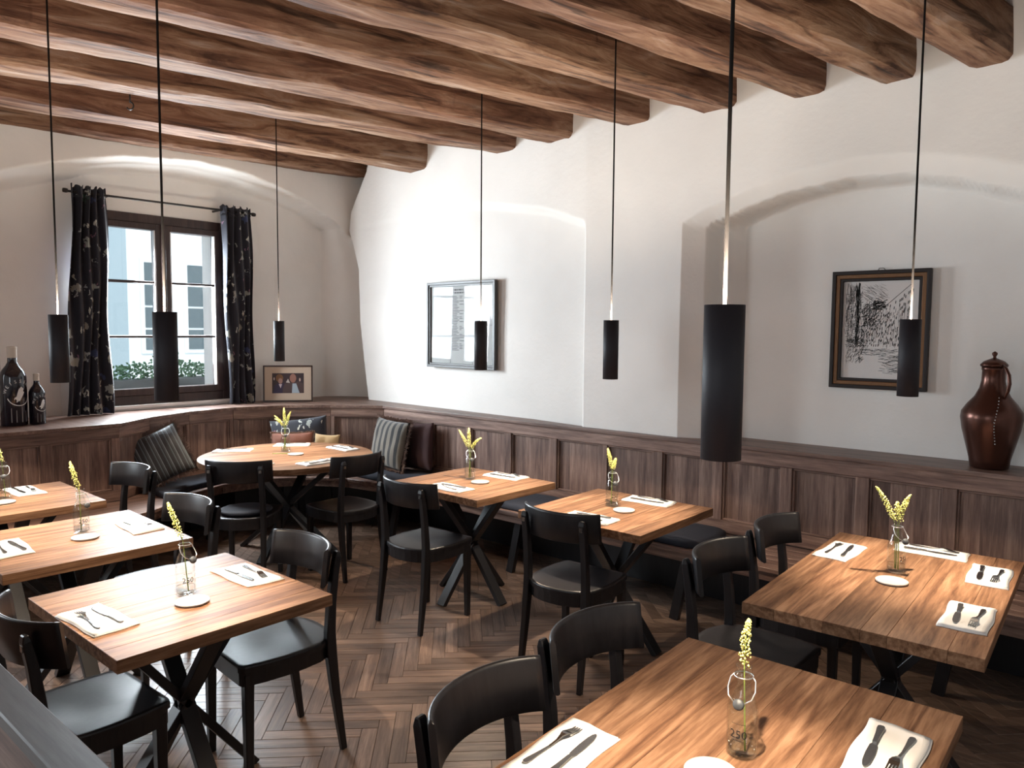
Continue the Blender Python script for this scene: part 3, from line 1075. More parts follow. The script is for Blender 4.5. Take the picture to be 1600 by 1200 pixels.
def rect_table(label, x, y, rz, w, d, group, nb, seed, th=0.042):
    t = thing('dining_table', label, 'table', (x, y, 0), rz, group)
    rs = random.Random(seed)
    cuts = [0] + sorted(min(max((i + 1 + rs.uniform(-0.28, 0.28)) / nb, 0), 1) for i in range(nb - 1)) + [1]
    for a, b2 in zip(cuts[:-1], cuts[1:]):
        x0, x1 = -w / 2 + w * a, -w / 2 + w * b2
        c = (x0 + x1) / 2
        MB().box(x0 - c + 0.0002, x1 - c - 0.0002, -d / 2, d / 2, -th / 2, th / 2).build('top_board', M_TABLE, t, bevel=0.0012, loc=(c, 0, 0.74 - th / 2))
    table_base(t, 0.27, 0.27 if d < 0.9 else 0.36, 0.74 - th)
    return t


TABLES = {
    'T1': (-2.665, 1.244, 0.000, 0.775, 0.756, 7), 'T2': (-3.781, 1.273, -0.034, 0.775, 0.757, 7), 'T3': (-4.864, 1.303, -0.018, 0.765, 0.756, 7),
    'T5': (-3.328, 3.448, -0.019, 0.790, 0.715, 7), 'T6': (-2.238, 3.453, 0.003, 0.765, 0.764, 7),
    'T7': (-0.771, 3.197, 0.042, 0.752, 1.235, 6), 'T8': (-0.713, 1.419, 0.025, 0.765, 1.477, 6)}
TLAB = {'T1': 'square walnut table nearest on the left, beside the booth partition',
        'T2': 'square walnut table in the middle of the left row of three',
        'T3': 'square walnut table at the far left, next to the bench under the window',
        'T5': 'square walnut table at the back bench between the round table and the next square one',
        'T6': 'square walnut table at the back bench in the middle of the room',
        'T7': 'long walnut table against the back bench on the right, set for four',
        'T8': 'long walnut table in the right foreground, cut off by the lower edge'}
for i, (k, v) in enumerate(TABLES.items()):
    rect_table(TLAB[k], *v[:5], 'walnut dining tables', v[5], 20 + i)

RT = (-5.085, 3.22, 0.645)
t4 = thing('round_table', 'round walnut table in the curved corner booth', 'table', (RT[0], RT[1], 0), -0.25, 'walnut dining tables')
nb = 8
for i in range(nb):
    a = -RT[2] + 2 * RT[2] * i / nb
    b2 = a + 2 * RT[2] / nb
    c = (a + b2) / 2
    R2 = RT[2]
    xs = np.linspace(a, b2, 9)
    up = [(x - c, math.sqrt(max(R2 * R2 - x * x, 0))) for x in xs]
    poly = [(p[0], -p[1]) for p in up] + [p for p in up[::-1]]
    poly2 = []
    for p in poly:
        if not poly2 or math.dist(p, poly2[-1]) > 1e-5:
            poly2.append(p)
    if math.dist(poly2[0], poly2[-1]) < 1e-5:
        poly2.pop()
    MB().prism(poly2, -0.021, 0.021).build('top_board', M_TABLE, t4, loc=(c, 0, 0.719))
table_base(t4, 0.40, 0.40, 0.698)
for o in t4.children:
    if o.name.startswith('leg') or o.name.startswith('top_plate'):
        o.rotation_euler = (0, 0, 0.25 + PI / 4 - 0.3)

# ------------------------------------------------------------------ chairs


def seat_outline(n=48, grow=0.0):
    pts = []
    # front left, front right, then round the back
    front = [(-0.190, 0.195), (-0.182, 0.207), (-0.165, 0.212), (0.165, 0.212), (0.182, 0.207), (0.190, 0.195)]
    pts += front
    sidel = [(0.203, 0.12), (0.208, 0.03), (0.203, -0.05)]
    pts += sidel
    for t_ in np.linspace(0.0, PI, 15):
        pts.append((0.196 * math.cos(t_) ** 1 if True else 0, -0.085 - 0.135 * math.sin(t_) ** 0.9))
    pts += [(-x, y) for x, y in sidel[::-1]]
    return [(x * (1 + grow), y * (1 + grow)) for x, y in pts]


def chair_mesh_parts():
    parts = []
    ol = seat_outline()
    n = len(ol)
    ztop = 0.475

    def dish(x, y):
        return -0.009 * math.exp(-((x / 0.12) ** 2 + ((y + 0.02) / 0.11) ** 2) ** 1.2)
    vv, fs = [], []
    rings = [1.0, 0.99, 0.9, 0.75, 0.55, 0.35, 0.15]
    for k, s in enumerate(rings):
        for x, y in ol:
            z = ztop + dish(x * s, y * s) - (0.006 if k == 0 else 0)
            vv.append((x * s, y * s, z))
    vv.append((0, 0, ztop + dish(0, 0)))
    for k in range(len(rings) - 1):
        for j in range(n):
            fs.append((k * n + j, k * n + (j + 1) % n, (k + 1) * n + (j + 1) % n, (k + 1) * n + j))
    k = len(rings) - 1
    for j in range(n):
        fs.append((k * n + j, k * n + (j + 1) % n, len(vv) - 1))
    b0 = len(vv)
    for x, y in ol:
        vv.append((x, y, ztop - 0.024))
    for j in range(n):
        fs.append((j, (j + 1) % n, b0 + (j + 1) % n, b0 + j)[::-1])
    fs.append(tuple(b0 + j for j in range(n)))
    parts.append(('seat', MB().add(vv, fs, False).mesh('seat', M_BLACK)))
    for p in parts[-1][1].polygons:
        p.use_smooth = p.normal.z > 0.5
    ring_o = seat_outline(grow=-0.03)
    ring_i = seat_outline(grow=-0.14)
    vv, fs = [], []
    for z in (0.398, ztop - 0.024):
        vv += [(x, y, z) for x, y in ring_o] + [(x, y, z) for x, y in ring_i]
    for j in range(n):
        j2 = (j + 1) % n
        fs += [(j, j2, 2 * n + j2, 2 * n + j), (n + j2, n + j, 3 * n + j, 3 * n + j2), (j2, j, n + j, n + j2)]
    parts.append(('apron', MB().add(vv, fs).mesh('apron', M_BLACK)))
    # front legs
    for s in (-1, 1):
        m_ = MB().sweep([(s * 0.170, 0.178, 0.0), (s * 0.168, 0.176, 0.44)], [(0.028, 0.028), (0.038, 0.038)])
        parts.append(('leg', m_.mesh('leg', M_BLACK, 0.003)))
    for s in (-1, 1):
        pts = [(s * 0.176, -0.222, 0.0), (s * 0.174, -0.205, 0.12), (s * 0.172, -0.186, 0.26), (s * 0.170, -0.172, 0.40), (s * 0.168, -0.168, 0.50),
               (s * 0.167, -0.176, 0.62), (s * 0.167, -0.190, 0.73), (s * 0.167, -0.204, 0.805), (s * 0.167, -0.206, 0.825)]
        sz = [(0.026, 0.024), (0.028, 0.030), (0.030, 0.036), (0.032, 0.042), (0.032, 0.040), (0.032, 0.034), (0.032, 0.030), (0.032, 0.026), (0.026, 0.014)]
        parts.append(('leg', MB().sweep(pts, sz).mesh('leg', M_BLACK, 0.003)))
    # bent back panel in front of the posts
    na, nz = 24, 5
    th = 0.017
    vv, fs = [], []
    prof = [(0.705, 0.3), (0.709, 1.0), (0.78, 1.0), (0.842, 1.0), (0.849, 0.75), (0.852, 0.25)]
    loop = [(z, -k) for z, k in prof] + [(z, k) for z, k in prof[::-1]]
    nl = len(loop)
    for i in range(na + 1):
        u = -1 + 2 * i / na
        a = u * 0.98
        cx = 0.217 * math.sin(a) / math.sin(0.98)
        cy = -0.120 - 0.092 * (math.cos(a) - math.cos(0.98)) / (1 - math.cos(0.98))
        nx, ny_ = math.sin(a) * 0.75, -math.cos(a * 0.75)
        for z, k in loop:
            tilt = -(z - 0.70) * 0.13
            vv.append((cx + nx * k * th / 2, cy + ny_ * k * th / 2 + tilt + 0.012, z))
    for i in range(na):
        for j in range(nl):
            fs.append((i * nl + j, i * nl + (j + 1) % nl, (i + 1) * nl + (j + 1) % nl, (i + 1) * nl + j))
    fs.append(tuple(range(nl)))
    fs.append(tuple(na * nl + j for j in range(nl))[::-1])
    mb = MB().add(vv, fs, True)
    mb.s[-1] = mb.s[-2] = False
    me = mb.mesh('backrest', M_BLACK)
    parts.append(('backrest', me))
    for s in (-1, 1):
        parts.append(('peg', MB().box(s * 0.167 - 0.009, s * 0.167 + 0.009, -0.2165, -0.21, 0.775, 0.795).mesh('peg', M_CUTLERY)))
    return parts


CH_PARTS = chair_mesh_parts()
CHAIRS = [
    # x, y, rot, label
    (-2.63, 0.885, 0.03, 'black wooden chair between the booth partition and the nearest left table'),
    (-2.665, 1.60, PI - 0.085, 'black wooden chair on the aisle side of the nearest left table'),
    (-3.705, 1.635, PI + 0.04, 'black wooden chair on the far side of the middle left table'),
    (-4.85, 1.825, PI + 0.08, 'black wooden chair in front of the striped cushion, at the far left table'),
    (-4.66, 2.63, 0.72, 'black wooden chair with a round seat pad at the round table'),
    (-4.345, 3.21, PI / 2 + 0.02, 'black wooden chair without pad at the round table'),
    (-3.271, 2.995, 0.04, 'black wooden chair facing the square table beside the round one'),
    (-2.205, 3.03, 0.06, 'black wooden chair facing the middle square table at the back bench'),
    (-1.115, 1.83, -PI / 2 - 0.03, 'black wooden chair farther along the long side of the foreground right table'),
    (-1.075, 1.325, -PI / 2 + 0.10, 'black wooden chair closest to the camera, cut off by the lower edge'),
    (-1.185, 2.815, -PI / 2, 'black wooden chair at the aisle corner of the right-hand table'),
    (-1.18, 3.39, -PI / 2, 'black wooden chair at the right-hand table beside the bench'),
]
for x, y, r, lab in CHAIRS:
    t = thing('dining_chair', lab, 'chair', (x, y, 0), r, 'black dining chairs')
    for nm, me in CH_PARTS:
        link(nm, me, t)
# round pad on one chair
rp = MB().lathe([(0.0, 0.0), (0.14, 0.0), (0.165, 0.006), (0.172, 0.015), (0.165, 0.024), (0.13, 0.030), (0.0, 0.032)], 32)
tag(rp.build('seat_pad', M_PAD, None, loc=(-4.655, 2.625, 0.476), rot=(0, 0, 0)), 'round black pad on a chair at the round table', 'seat pad')

# ------------------------------------------------------------------ pendants
PZ, PH, PR = 1.459, 0.309, 0.040
PEND = {'T1': (-2.646, 1.199, 'black tube pendant in front of the window, over the nearest left table'),
        'T2': (-3.827, 1.249, 'black tube pendant beside the left curtain, over the middle left table'),
        'T3': (-4.86, 1.248, 'black tube pendant cut off by the left edge of the picture'),
        'T4': (-5.169, 3.215, 'smallest black tube pendant, over the round table'),
        'T5': (-3.28, 3.469, 'black tube pendant in front of the framed document'),
        'T6': (-2.217, 3.338, 'black tube pendant over the middle table at the back bench'),
        'T7': (-0.791, 3.342, 'black tube pendant in front of the framed street drawing'),
        'T8': (-0.674, 1.419, 'largest black tube pendant, over the foreground right table')}
tube_me = MB().lathe([(PR, 0.0), (PR, PH), (PR - 0.002, PH), (PR - 0.002, 0.0)], 40, close=True).mesh('shade', M_TUBE)
core_me = MB().lathe([(0.0, 0.075), (PR - 0.0025, 0.075), (PR - 0.0025, PH - 0.075), (0.0, PH - 0.075)], 24).mesh('lamp_core', M_TUBE)
up_me = MB().lathe([(0.010, PH - 0.073), (PR - 0.006, PH - 0.073), (PR - 0.006, PH - 0.070), (0.010, PH - 0.070)], 24, close=True).mesh('uplight_ring', M_BULB)
for p in tube_me.polygons:
    p.use_smooth = abs(p.normal.z) < 0.5
for k, (x, y, lab) in PEND.items():
    t = thing('pendant_lamp', lab, 'lamp', (x, y, PZ), 0, 'tube pendants')
    link('shade', tube_me, t)
    link('lamp_core', core_me, t)
    link('uplight_ring', up_me, t)
    zt = soffit(x, y) - PZ
    MB().tube([(0, 0, PH - 0.076), (0.0, 0, PH + 0.4), (0.0, 0, zt)], 0.0042, 8).build('cord', M_CORD, t)
    MB().lathe([(0.0, -0.018), (0.022, -0.018), (0.025, 0.0), (0.0, 0.0)], 16).build('ceiling_cup', M_CORD, t, loc=(0, 0, zt))
    l = lamp('pendant_beam', 'SPOT', (0, 0, 0.035), SPOT_W, WARM, None, spot_size=math.radians(74), spot_blend=0.6, shadow_soft_size=0.010)
    l.parent = t
    l = lamp('pendant_spill', 'SPOT', (0, 0, 0.026), SPILL_W, WARM, None, spot_size=math.radians(114), spot_blend=0.12, shadow_soft_size=0.010)
    l.parent = t
    l = lamp('pendant_uplight', 'SPOT', (0.012, -0.018, PH - 0.005), UP_W, WARM_UP, None, spot_size=math.radians(156), spot_blend=1.0, shadow_soft_size=0.014)
    l.rotation_euler = (PI, 0, 0)
    l.parent = t

# ------------------------------------------------------------------ place settings
def napkin_mesh(seed, L_=0.285, W_=0.145):
    rs = random.Random(seed)
    nx, ny_ = 14, 8
    vv, fs = [], []
    sh = [rs.uniform(-0.008, 0.008) for _ in range(4)]
    for lay, (za, g_) in enumerate(((0.0, 0.0), (0.0035, 0.0), (0.004, 0.005), (0.008, 0.004))):
        for i in range(nx + 1):
            for j in range(ny_ + 1):
                u, v = i / nx * 2 - 1, j / ny_ * 2 - 1
                x = u * (L_ / 2 - g_) + sh[0] * v + 0.003 * math.sin(v * 3 + seed)
                y = v * (W_ / 2 - g_) + sh[1] * u + 0.003 * math.sin(u * 4 + seed * 2)
                z = za + (0.0018 * noise.noise(Vector((u * 2 + seed, v * 2, lay))) if lay else 0)
                z *= 1.0
                vv.append((x, y, z))
    st = (nx + 1) * (ny_ + 1)
    for lay in (0, 3):
        for i in range(nx):
            for j in range(ny_):
                a = lay * st + i * (ny_ + 1) + j
                q = (a, a + ny_ + 1, a + ny_ + 2, a + 1)
                fs.append(q if lay else q[::-1])
    bd = [i * (ny_ + 1) for i in range(nx + 1)] + [nx * (ny_ + 1) + j for j in range(1, ny_ + 1)] + \
         [i * (ny_ + 1) + ny_ for i in range(nx - 1, -1, -1)] + [j for j in range(ny_ - 1, 0, -1)]
    for lay in (0, 1, 2):
        for a, b2 in zip(bd, bd[1:] + bd[:1]):
            fs.append((lay * st + a, lay * st + b2, (lay + 1) * st + b2, (lay + 1) * st + a))
    return MB().add(vv, fs, True).mesh('napkin', M_NAPKIN)


def plate_poly(poly, z0, z1, zf=None):
    """flat outline in x (length), y given a height profile zf(x)"""
    n = len(poly)
    zf = zf or (lambda x: 0.0)
    vv = [(x, y, z0 + zf(x)) for x, y in poly] + [(x, y, z1 + zf(x)) for x, y in poly]
    return vv


def strip(mb, xs, ws, zf, th=0.002, yo=None):
    """ribbon of varying width along x"""
    vv = []
    for x, w in zip(xs, ws):
        y = yo(x) if yo else 0.0
        z = zf(x)
        vv += [(x, y - w / 2, z), (x, y + w / 2, z), (x, y + w / 2, z + th), (x, y - w / 2, z + th)]
    fs = [(0, 1, 2, 3)]
    k = len(xs)
    for i in range(k - 1):
        o = 4 * i
        for j in range(4):
            fs.append((o + j, o + 4 + j, o + 4 + (j + 1) % 4, o + (j + 1) % 4))
    o = 4 * (k - 1)
    fs.append((o + 3, o + 2, o + 1, o))
    mb.add(vv, fs)


def knife_parts():
    h = MB()
    strip(h, [0.012, 0.03, 0.06, 0.085, 0.098, 0.103], [0.010, 0.011, 0.013, 0.017, 0.016, 0.008], lambda x: 0.0, 0.006)
    b3 = MB()
    strip(b3, [-0.105, -0.098, -0.08, -0.04, 0.0, 0.012], [0.004, 0.012, 0.018, 0.020, 0.017, 0.008], lambda x: 0.001, 0.0022)
    return [('handle', h.mesh('handle', M_CUTLERY)), ('blade', b3.mesh('blade', M_CUTLERY))]


def fork_parts():
    zf = lambda x: 0.001 + 0.010 * math.exp(-((x + 0.045) / 0.025) ** 2)
    h = MB()
    strip(h, [-0.035, -0.02, 0.01, 0.05, 0.08, 0.093, 0.098], [0.009, 0.006, 0.006, 0.010, 0.015, 0.014, 0.006], zf, 0.0025)
    b3 = MB()
    strip(b3, [-0.066, -0.055, -0.045, -0.035], [0.023, 0.023, 0.017, 0.009], zf, 0.002)
    out = [('handle', h.mesh('handle', M_CUTLERY)), ('head', b3.mesh('head', M_CUTLERY))]
    for k in range(4):
        y = -0.0096 + 0.0064 * k
        t_ = MB()
        strip(t_, [-0.104, -0.09, -0.066], [0.0018, 0.0032, 0.0036], zf, 0.002, lambda x, y=y: y)
        out.append(('tine', t_.mesh('tine', M_CUTLERY)))
    return out


KNIFE, FORK = knife_parts(), fork_parts()
ZN = 0.7405
H2 = PI / 2
SET = [
    # x, y, rot of the long side, flip, place description
    (-2.645, 0.950, 0.02, 0, 'at the partition side of the nearest left table'),
    (-2.70, 1.520, -0.05, 1, 'at the aisle side of the nearest left table'),
    (-3.765, 1.555, -0.08, 1, 'at the far side of the middle left table'),
    (-3.79, 1.010, -0.03, 0, 'at the near side of the middle left table'),
    (-5.06, 1.44, -0.02, 1, 'on the far left table'),
    (-5.56, 3.03, 0.90, 0, 'on the round table in front of the teal striped cushion'),
    (-5.03, 3.70, 0.0, 1, 'on the round table in front of the sand striped cushion'),
    (-5.48, 3.52, 0.75, 0, 'on the round table in front of the black floral cushion'),
    (-4.62, 3.18, H2, 1, 'on the round table in front of the chair without pad'),
    (-4.88, 2.80, 0.72, 0, 'on the round table in front of the chair with the pad'),
    (-3.295, 3.215, -0.03, 0, 'at the chair side of the square table beside the round one'),
    (-3.285, 3.72, 0.04, 1, 'at the bench side of the square table beside the round one'),
    (-2.225, 3.185, 0.02, 0, 'at the chair side of the middle square table'),
    (-2.20, 3.735, 0.02, 1, 'at the bench side of the middle square table'),
    (-1.060, 3.455, H2 + 0.03, 1, 'at the left end of the right-hand table beside the bench'),
    (-0.755, 3.720, 0.02, 1, 'at the bench side of the right-hand table'),
    (-0.500, 3.500, H2 + 0.03, 0, 'at the right edge of the right-hand table near the bench'),
    (-0.475, 2.935, H2 + 0.03, 0, 'at the near right corner of the right-hand table'),
    (-1.008, 1.345, H2 + 0.02, 1, 'at the chair side of the foreground right table'),
    (-0.445, 1.845, H2 + 0.03, 0, 'at the right side of the foreground right table'),
]
for i, (x, y, r, fl, where) in enumerate(SET):
    n_ = link('napkin', napkin_mesh(i + 1), None, (x, y, ZN), (0, 0, r))
    tag(n_, 'folded white napkin ' + where, 'napkin', 'napkins laid on the tables')
    c2, s2 = math.cos(r), math.sin(r)
    a = r + (PI if fl else 0.0)
    for nm, parts, dy, lab, jit in (('knife', KNIFE, 0.030, 'knife on the napkin ', 0.06), ('fork', FORK, -0.030, 'fork on the napkin ', -0.05)):
        t = thing(nm, lab + where, nm, (x - s2 * dy * (-1 if fl else 1), y + c2 * dy * (-1 if fl else 1), ZN + 0.0097), a + jit, 'cutlery on the napkins')
        for pn, me in parts:
            link(pn, me, t)

# ------------------------------------------------------------------ swing-top bottles, flowers, coasters
outer = [(0.0, 0.0), (0.030, 0.0), (0.0345, 0.004), (0.035, 0.012), (0.035, 0.105), (0.0335, 0.118), (0.027, 0.136), (0.0195, 0.155), (0.0165, 0.168),
         (0.0165, 0.180), (0.0205, 0.183), (0.0205, 0.192), (0.0175, 0.195), (0.0175, 0.205), (0.0185, 0.210)]
inner = [(0.0150, 0.210), (0.0140, 0.195), (0.0135, 0.168), (0.0165, 0.155), (0.0240, 0.136), (0.0305, 0.118), (0.0320, 0.105), (0.0320, 0.012), (0.027, 0.006), (0.0, 0.006)]
glass_me = MB().lathe(outer + inner, 32).mesh('glass_body', M_GLASS)
water_me = MB().lathe([(0.0, 0.0065), (0.0268, 0.0065), (0.0316, 0.0125), (0.0316, 0.034), (0.0, 0.034)], 24).mesh('water', M_WATER)
bail = MB()
for s in (-1, 1):
    bail.tube([(s * 0.0205, 0, 0.188), (s * 0.028, -0.004, 0.180), (s * 0.031, -0.016, 0.160), (s * 0.026, -0.030, 0.146), (s * 0.012, -0.037, 0.137)], 0.0016, 6)
bail.lathe([(0.0213, 0.1855), (0.0228, 0.187), (0.0213, 0.1885)], 20, close=False)
bail_me = bail.mesh('wire_bail', M_WIRE)
stop_me = MB().lathe([(0.0, -0.008), (0.011, -0.008), (0.0125, -0.004), (0.0125, 0.003), (0.010, 0.006), (0.0, 0.007)], 18).xform(
    Matrix.Translation((0, -0.040, 0.134)) @ Matrix.Rotation(1.1, 4, 'X')).mesh('stopper', M_STOP)


def text_mesh(body, size, radius, mat, name, zc=0.0, bend=True, align='CENTER'):
    cu = bpy.data.curves.new(name, 'FONT')
    cu.body = body
    cu.size = size
    cu.align_x = align
    cu.resolution_u = 2
    o = bpy.data.objects.new(name, cu)
    COL.objects.link(o)
    dg = bpy.context.evaluated_depsgraph_get()
    me = bpy.data.meshes.new_from_object(o.evaluated_get(dg))
    bpy.data.objects.remove(o)
    bm = bmesh.new()
    bm.from_mesh(me)
    bmesh.ops.subdivide_edges(bm, edges=[e for e in bm.edges if e.calc_length() > size * 0.15], cuts=2)
    bmesh.ops.triangulate(bm, faces=bm.faces)
    for v in bm.verts:
        x, y = v.co.x, v.co.y
        if bend:
            a = x / radius
            v.co = Vector((math.sin(a) * radius, -math.cos(a) * radius, y + zc))
        else:
            v.co = Vector((x, 0, y + zc))
    bm.to_mesh(me)
    bm.free()
    me.materials.append(mat)
    return me


print250 = text_mesh('250', 0.027, 0.0354, M_INK, 'volume_print', 0.052)
printml = text_mesh('ML', 0.009, 0.0354, M_INK, 'unit_print', 0.052, True, 'LEFT')
ln = MB()
for z, w in ((0.085, 0.9), (0.046, 0.7)):
    for i in range(10):
        a0, a1 = -w / 2 + w * i / 10, -w / 2 + w * (i + 1) / 10
        R_ = 0.0354
        ln.add([(R_ * math.sin(a), -R_ * math.cos(a), zz) for a, zz in ((a0, z), (a1, z), (a1, z + 0.0009), (a0, z + 0.0009))], [(0, 1, 2, 3)])
line_me = ln.mesh('measure_line', M_INK)
coaster_me = MB().lathe([(0.0, 0.0), (0.052, 0.0), (0.058, 0.003), (0.059, 0.008), (0.056, 0.0085), (0.050, 0.0055), (0.0, 0.005)], 36).mesh('coaster', M_COASTER)


def flower(x, y, tip, seed, label, bend=0.02):
    rs = random.Random(seed)
    base = Vector((rs.uniform(-0.012, 0.012), rs.uniform(-0.012, 0.012), 0.012))
    neck = Vector((tip[0] * 0.10, tip[1] * 0.10, 0.195))
    neck.x = max(-0.009, min(0.009, neck.x)); neck.y = max(-0.009, min(0.009, neck.y))
    tip = Vector(tip)
    t = thing('flower_sprig', label, 'flower', (x, y, 0.7405), 0, 'yellow flower sprigs')
    P_ = []
    perp = Vector((-tip.y, tip.x, 0)) * bend * 4
    for i in range(17):
        u = i / 16
        if u < 0.5:
            p = base.lerp(neck, u / 0.5)
        else:
            w = (u - 0.5) / 0.5
            p = neck.lerp(tip, w) + perp * math.sin(w * PI) + Vector((0, 0, 0.012 * math.sin(w * PI)))
        P_.append(p)
    MB().tube(P_, [0.0022 - 0.0014 * i / 16 for i in range(17)], 5).build('stem', M_STEM, t)
    bd = MB()
    oc = [(1, 0, 0), (-1, 0, 0), (0, 1, 0), (0, -1, 0), (0, 0, 1), (0, 0, -1)]
    of = [(0, 2, 4), (2, 1, 4), (1, 3, 4), (3, 0, 4), (2, 0, 5), (1, 2, 5), (3, 1, 5), (0, 3, 5)]
    up = neck.lerp(tip, 0.12)
    nbud = 120
    for k in range(nbud):
        w = 0.10 + 0.90 * (k / nbud) ** 0.85
        p = neck.lerp(tip, w) + perp * math.sin(w * PI) + Vector((0, 0, 0.012 * math.sin(w * PI)))
        a = k * 2.4
        rad = 0.012 * (1 - 0.75 * max(0, (w - 0.55) / 0.45)) * rs.uniform(0.5, 1.1)
        p = p + Vector((math.cos(a), math.sin(a), rs.uniform(-0.2, 0.5))) * rad
        s = rs.uniform(0.0022, 0.0036)
        bd.add([(p.x + q[0] * s, p.y + q[1] * s, p.z + q[2] * s * 1.3) for q in oc], of, True)
    bd.build('buds', M_FLOWER, t)
    t.children[-1]['kind'] = 'stuff'


VASES = {
    'T1': (-2.672, 1.262, 0.85, (-2.575, 1.238), [(-0.062, -0.030, 0.335)], 'nearest left table'),
    'T2': (-3.85, 1.325, 0.75, (-3.735, 1.300), [(-0.055, -0.022, 0.335)], 'middle left table'),
    'T3': (-4.925, 1.30, 0.8, (-4.81, 1.265), [(-0.02, -0.02, 0.315)], 'far left table'),
    'T4': (-5.22, 3.29, 0.6, (-5.05, 3.27), [(-0.084, -0.045, 0.285), (-0.03, 0.008, 0.345), (0.02, 0.035, 0.315), (-0.05, -0.06, 0.262)], 'round table'),
    'T5': (-3.40, 3.50, 0.8, (-3.275, 3.465), [(-0.072, -0.030, 0.318), (-0.024, 0.011, 0.332), (0.045, 0.055, 0.268)], 'square table beside the round one'),
    'T6': (-2.30, 3.50, 0.9, (-2.185, 3.445), [(-0.030, -0.004, 0.318), (0.012, 0.015, 0.265)], 'middle square table'),
    'T7': (-0.80, 3.32, 0.4, (-0.775, 3.165), [(-0.078, -0.035, 0.345), (-0.009, 0.019, 0.284), (0.030, 0.055, 0.313)], 'right-hand table by the back bench'),
    'T8': (-0.700, 1.625, 0.35, (-0.715, 1.50), [(-0.004, 0.030, 0.308)], 'foreground right table')}
BTURN = {'T1': 0.25, 'T2': 0.25, 'T5': 0.3, 'T6': 0.5, 'T7': 0.9, 'T8': -0.25}
ORD = ['leaning to the left', 'standing upright', 'leaning to the right', 'drooping low to the left']
for i, (k, (x, y, rz, co, tips, where)) in enumerate(VASES.items()):
    t = thing('swing_top_bottle', 'swing-top bottle marked 250 on the ' + where, 'bottle', (x, y, 0.7405), math.atan2(-x, y) + BTURN.get(k, 0.0), 'swing-top bottle vases')
    g_ = link('glass_body', glass_me, t)
    link('volume_print', print250, g_)
    link('unit_print', printml, g_, None, (0, 0, 0.70))
    link('measure_line', line_me, g_)
    link('water', water_me, t)
    link('wire_bail', bail_me, t, None, (0, 0, 0.5 if k in ('T1', 'T2') else 0.0))
    link('stopper', stop_me, t, None, (0, 0, 0.5 if k in ('T1', 'T2') else 0.0))
    tag(link('coaster', coaster_me, None, (co[0], co[1], 0.7402)), 'round white coaster on the ' + where, 'coaster', 'white coasters')
    for j, tp in enumerate(tips):
        lab = 'yellow-green flower on the ' + where
        if len(tips) > 1:
            lab += ', ' + ORD[j]
        flower(x, y, tp, i * 10 + j, lab)

# thin wooden pick lying on the round table
tag(MB().tube([(-0.11, 0, 0.003), (0.11, 0, 0.003)], 0.003, 6).build('twig', M_STEM, None, loc=(-5.13, 3.24, 0.7402), rot=(0, 0, 0.72)),
    'thin dark twig lying beside the bottle on the round table', 'twig')

# ------------------------------------------------------------------ cushions
def cushion_mesh(w, h, th, mat, seed, name='cover'):
    n = 22
    vv, fs = [], []
    for side in (1, -1):
        for i in range(n + 1):
            for j in range(n + 1):
                u, v = i / n * 2 - 1, j / n * 2 - 1
                e = (1 - abs(u) ** 2.6) * (1 - abs(v) ** 2.6)
                pinch = 1 - 0.07 * (1 - abs(u) ** 2) * abs(v) ** 4
                pinch2 = 1 - 0.07 * (1 - abs(v) ** 2) * abs(u) ** 4
                q = Vector((u * 1.6 + seed, v * 1.6, side))
                z = side * (th / 2 * max(e, 0) ** 0.45 + 0.008 * noise.noise(q * 1.7) * min(1, e * 4))
                vv.append((u * w / 2 * pinch2, v * h / 2 * pinch, z))
    st = (n + 1) ** 2
    for s in (0, 1):
        for i in range(n):
            for j in range(n):
                a = s * st + i * (n + 1) + j
                q = (a, a + n + 1, a + n + 2, a + 1)
                fs.append(q if s == 0 else q[::-1])
    m_ = MB().add(vv, fs, True)
    me = m_.mesh(name, mat)
    bm = bmesh.new()
    bm.from_mesh(me)
    bmesh.ops.remove_doubles(bm, verts=bm.verts, dist=0.0005)
    bmesh.ops.recalc_face_normals(bm, faces=bm.faces)
    bm.to_mesh(me)
    bm.free()
    return me


def fringe_mesh(w, h, mat, seed, r=0.014):
    rs = random.Random(seed)
    pts = []
    n = 26
    cor = [(-1, -1), (1, -1), (1, 1), (-1, 1)]
    for a, b2 in zip(cor, cor[1:] + cor[:1]):
        for i in range(n):
            t_ = i / n
            u, v = a[0] + (b2[0] - a[0]) * t_, a[1] + (b2[1] - a[1]) * t_
            pinch = 1 - 0.07 * (1 - abs(u) ** 2) * abs(v) ** 4
            pinch2 = 1 - 0.07 * (1 - abs(v) ** 2) * abs(u) ** 4
            pts.append(Vector((u * w / 2 * pinch2, v * h / 2 * pinch, 0)))
    m_ = MB()
    for k, p in enumerate(pts):
        for q in range(9):
            d = (p.normalized() + Vector((rs.uniform(-0.7, 0.7), rs.uniform(-0.7, 0.7), rs.uniform(-0.9, 0.9)))).normalized()
            s = d.orthogonal().normalized() * 0.0055
            o = p + Vector((rs.uniform(-1, 1), rs.uniform(-1, 1), 0)) * 0.006
            L_ = r * rs.uniform(1.0, 2.2)
            m_.add([o - s, o + s, o + d * L_], [(0, 1, 2)])
            s2_ = d.cross(s).normalized() * 0.0055
            m_.add([o - s2_, o + s2_, o + d * L_], [(0, 1, 2)])
    return m_.mesh('fringe', mat)


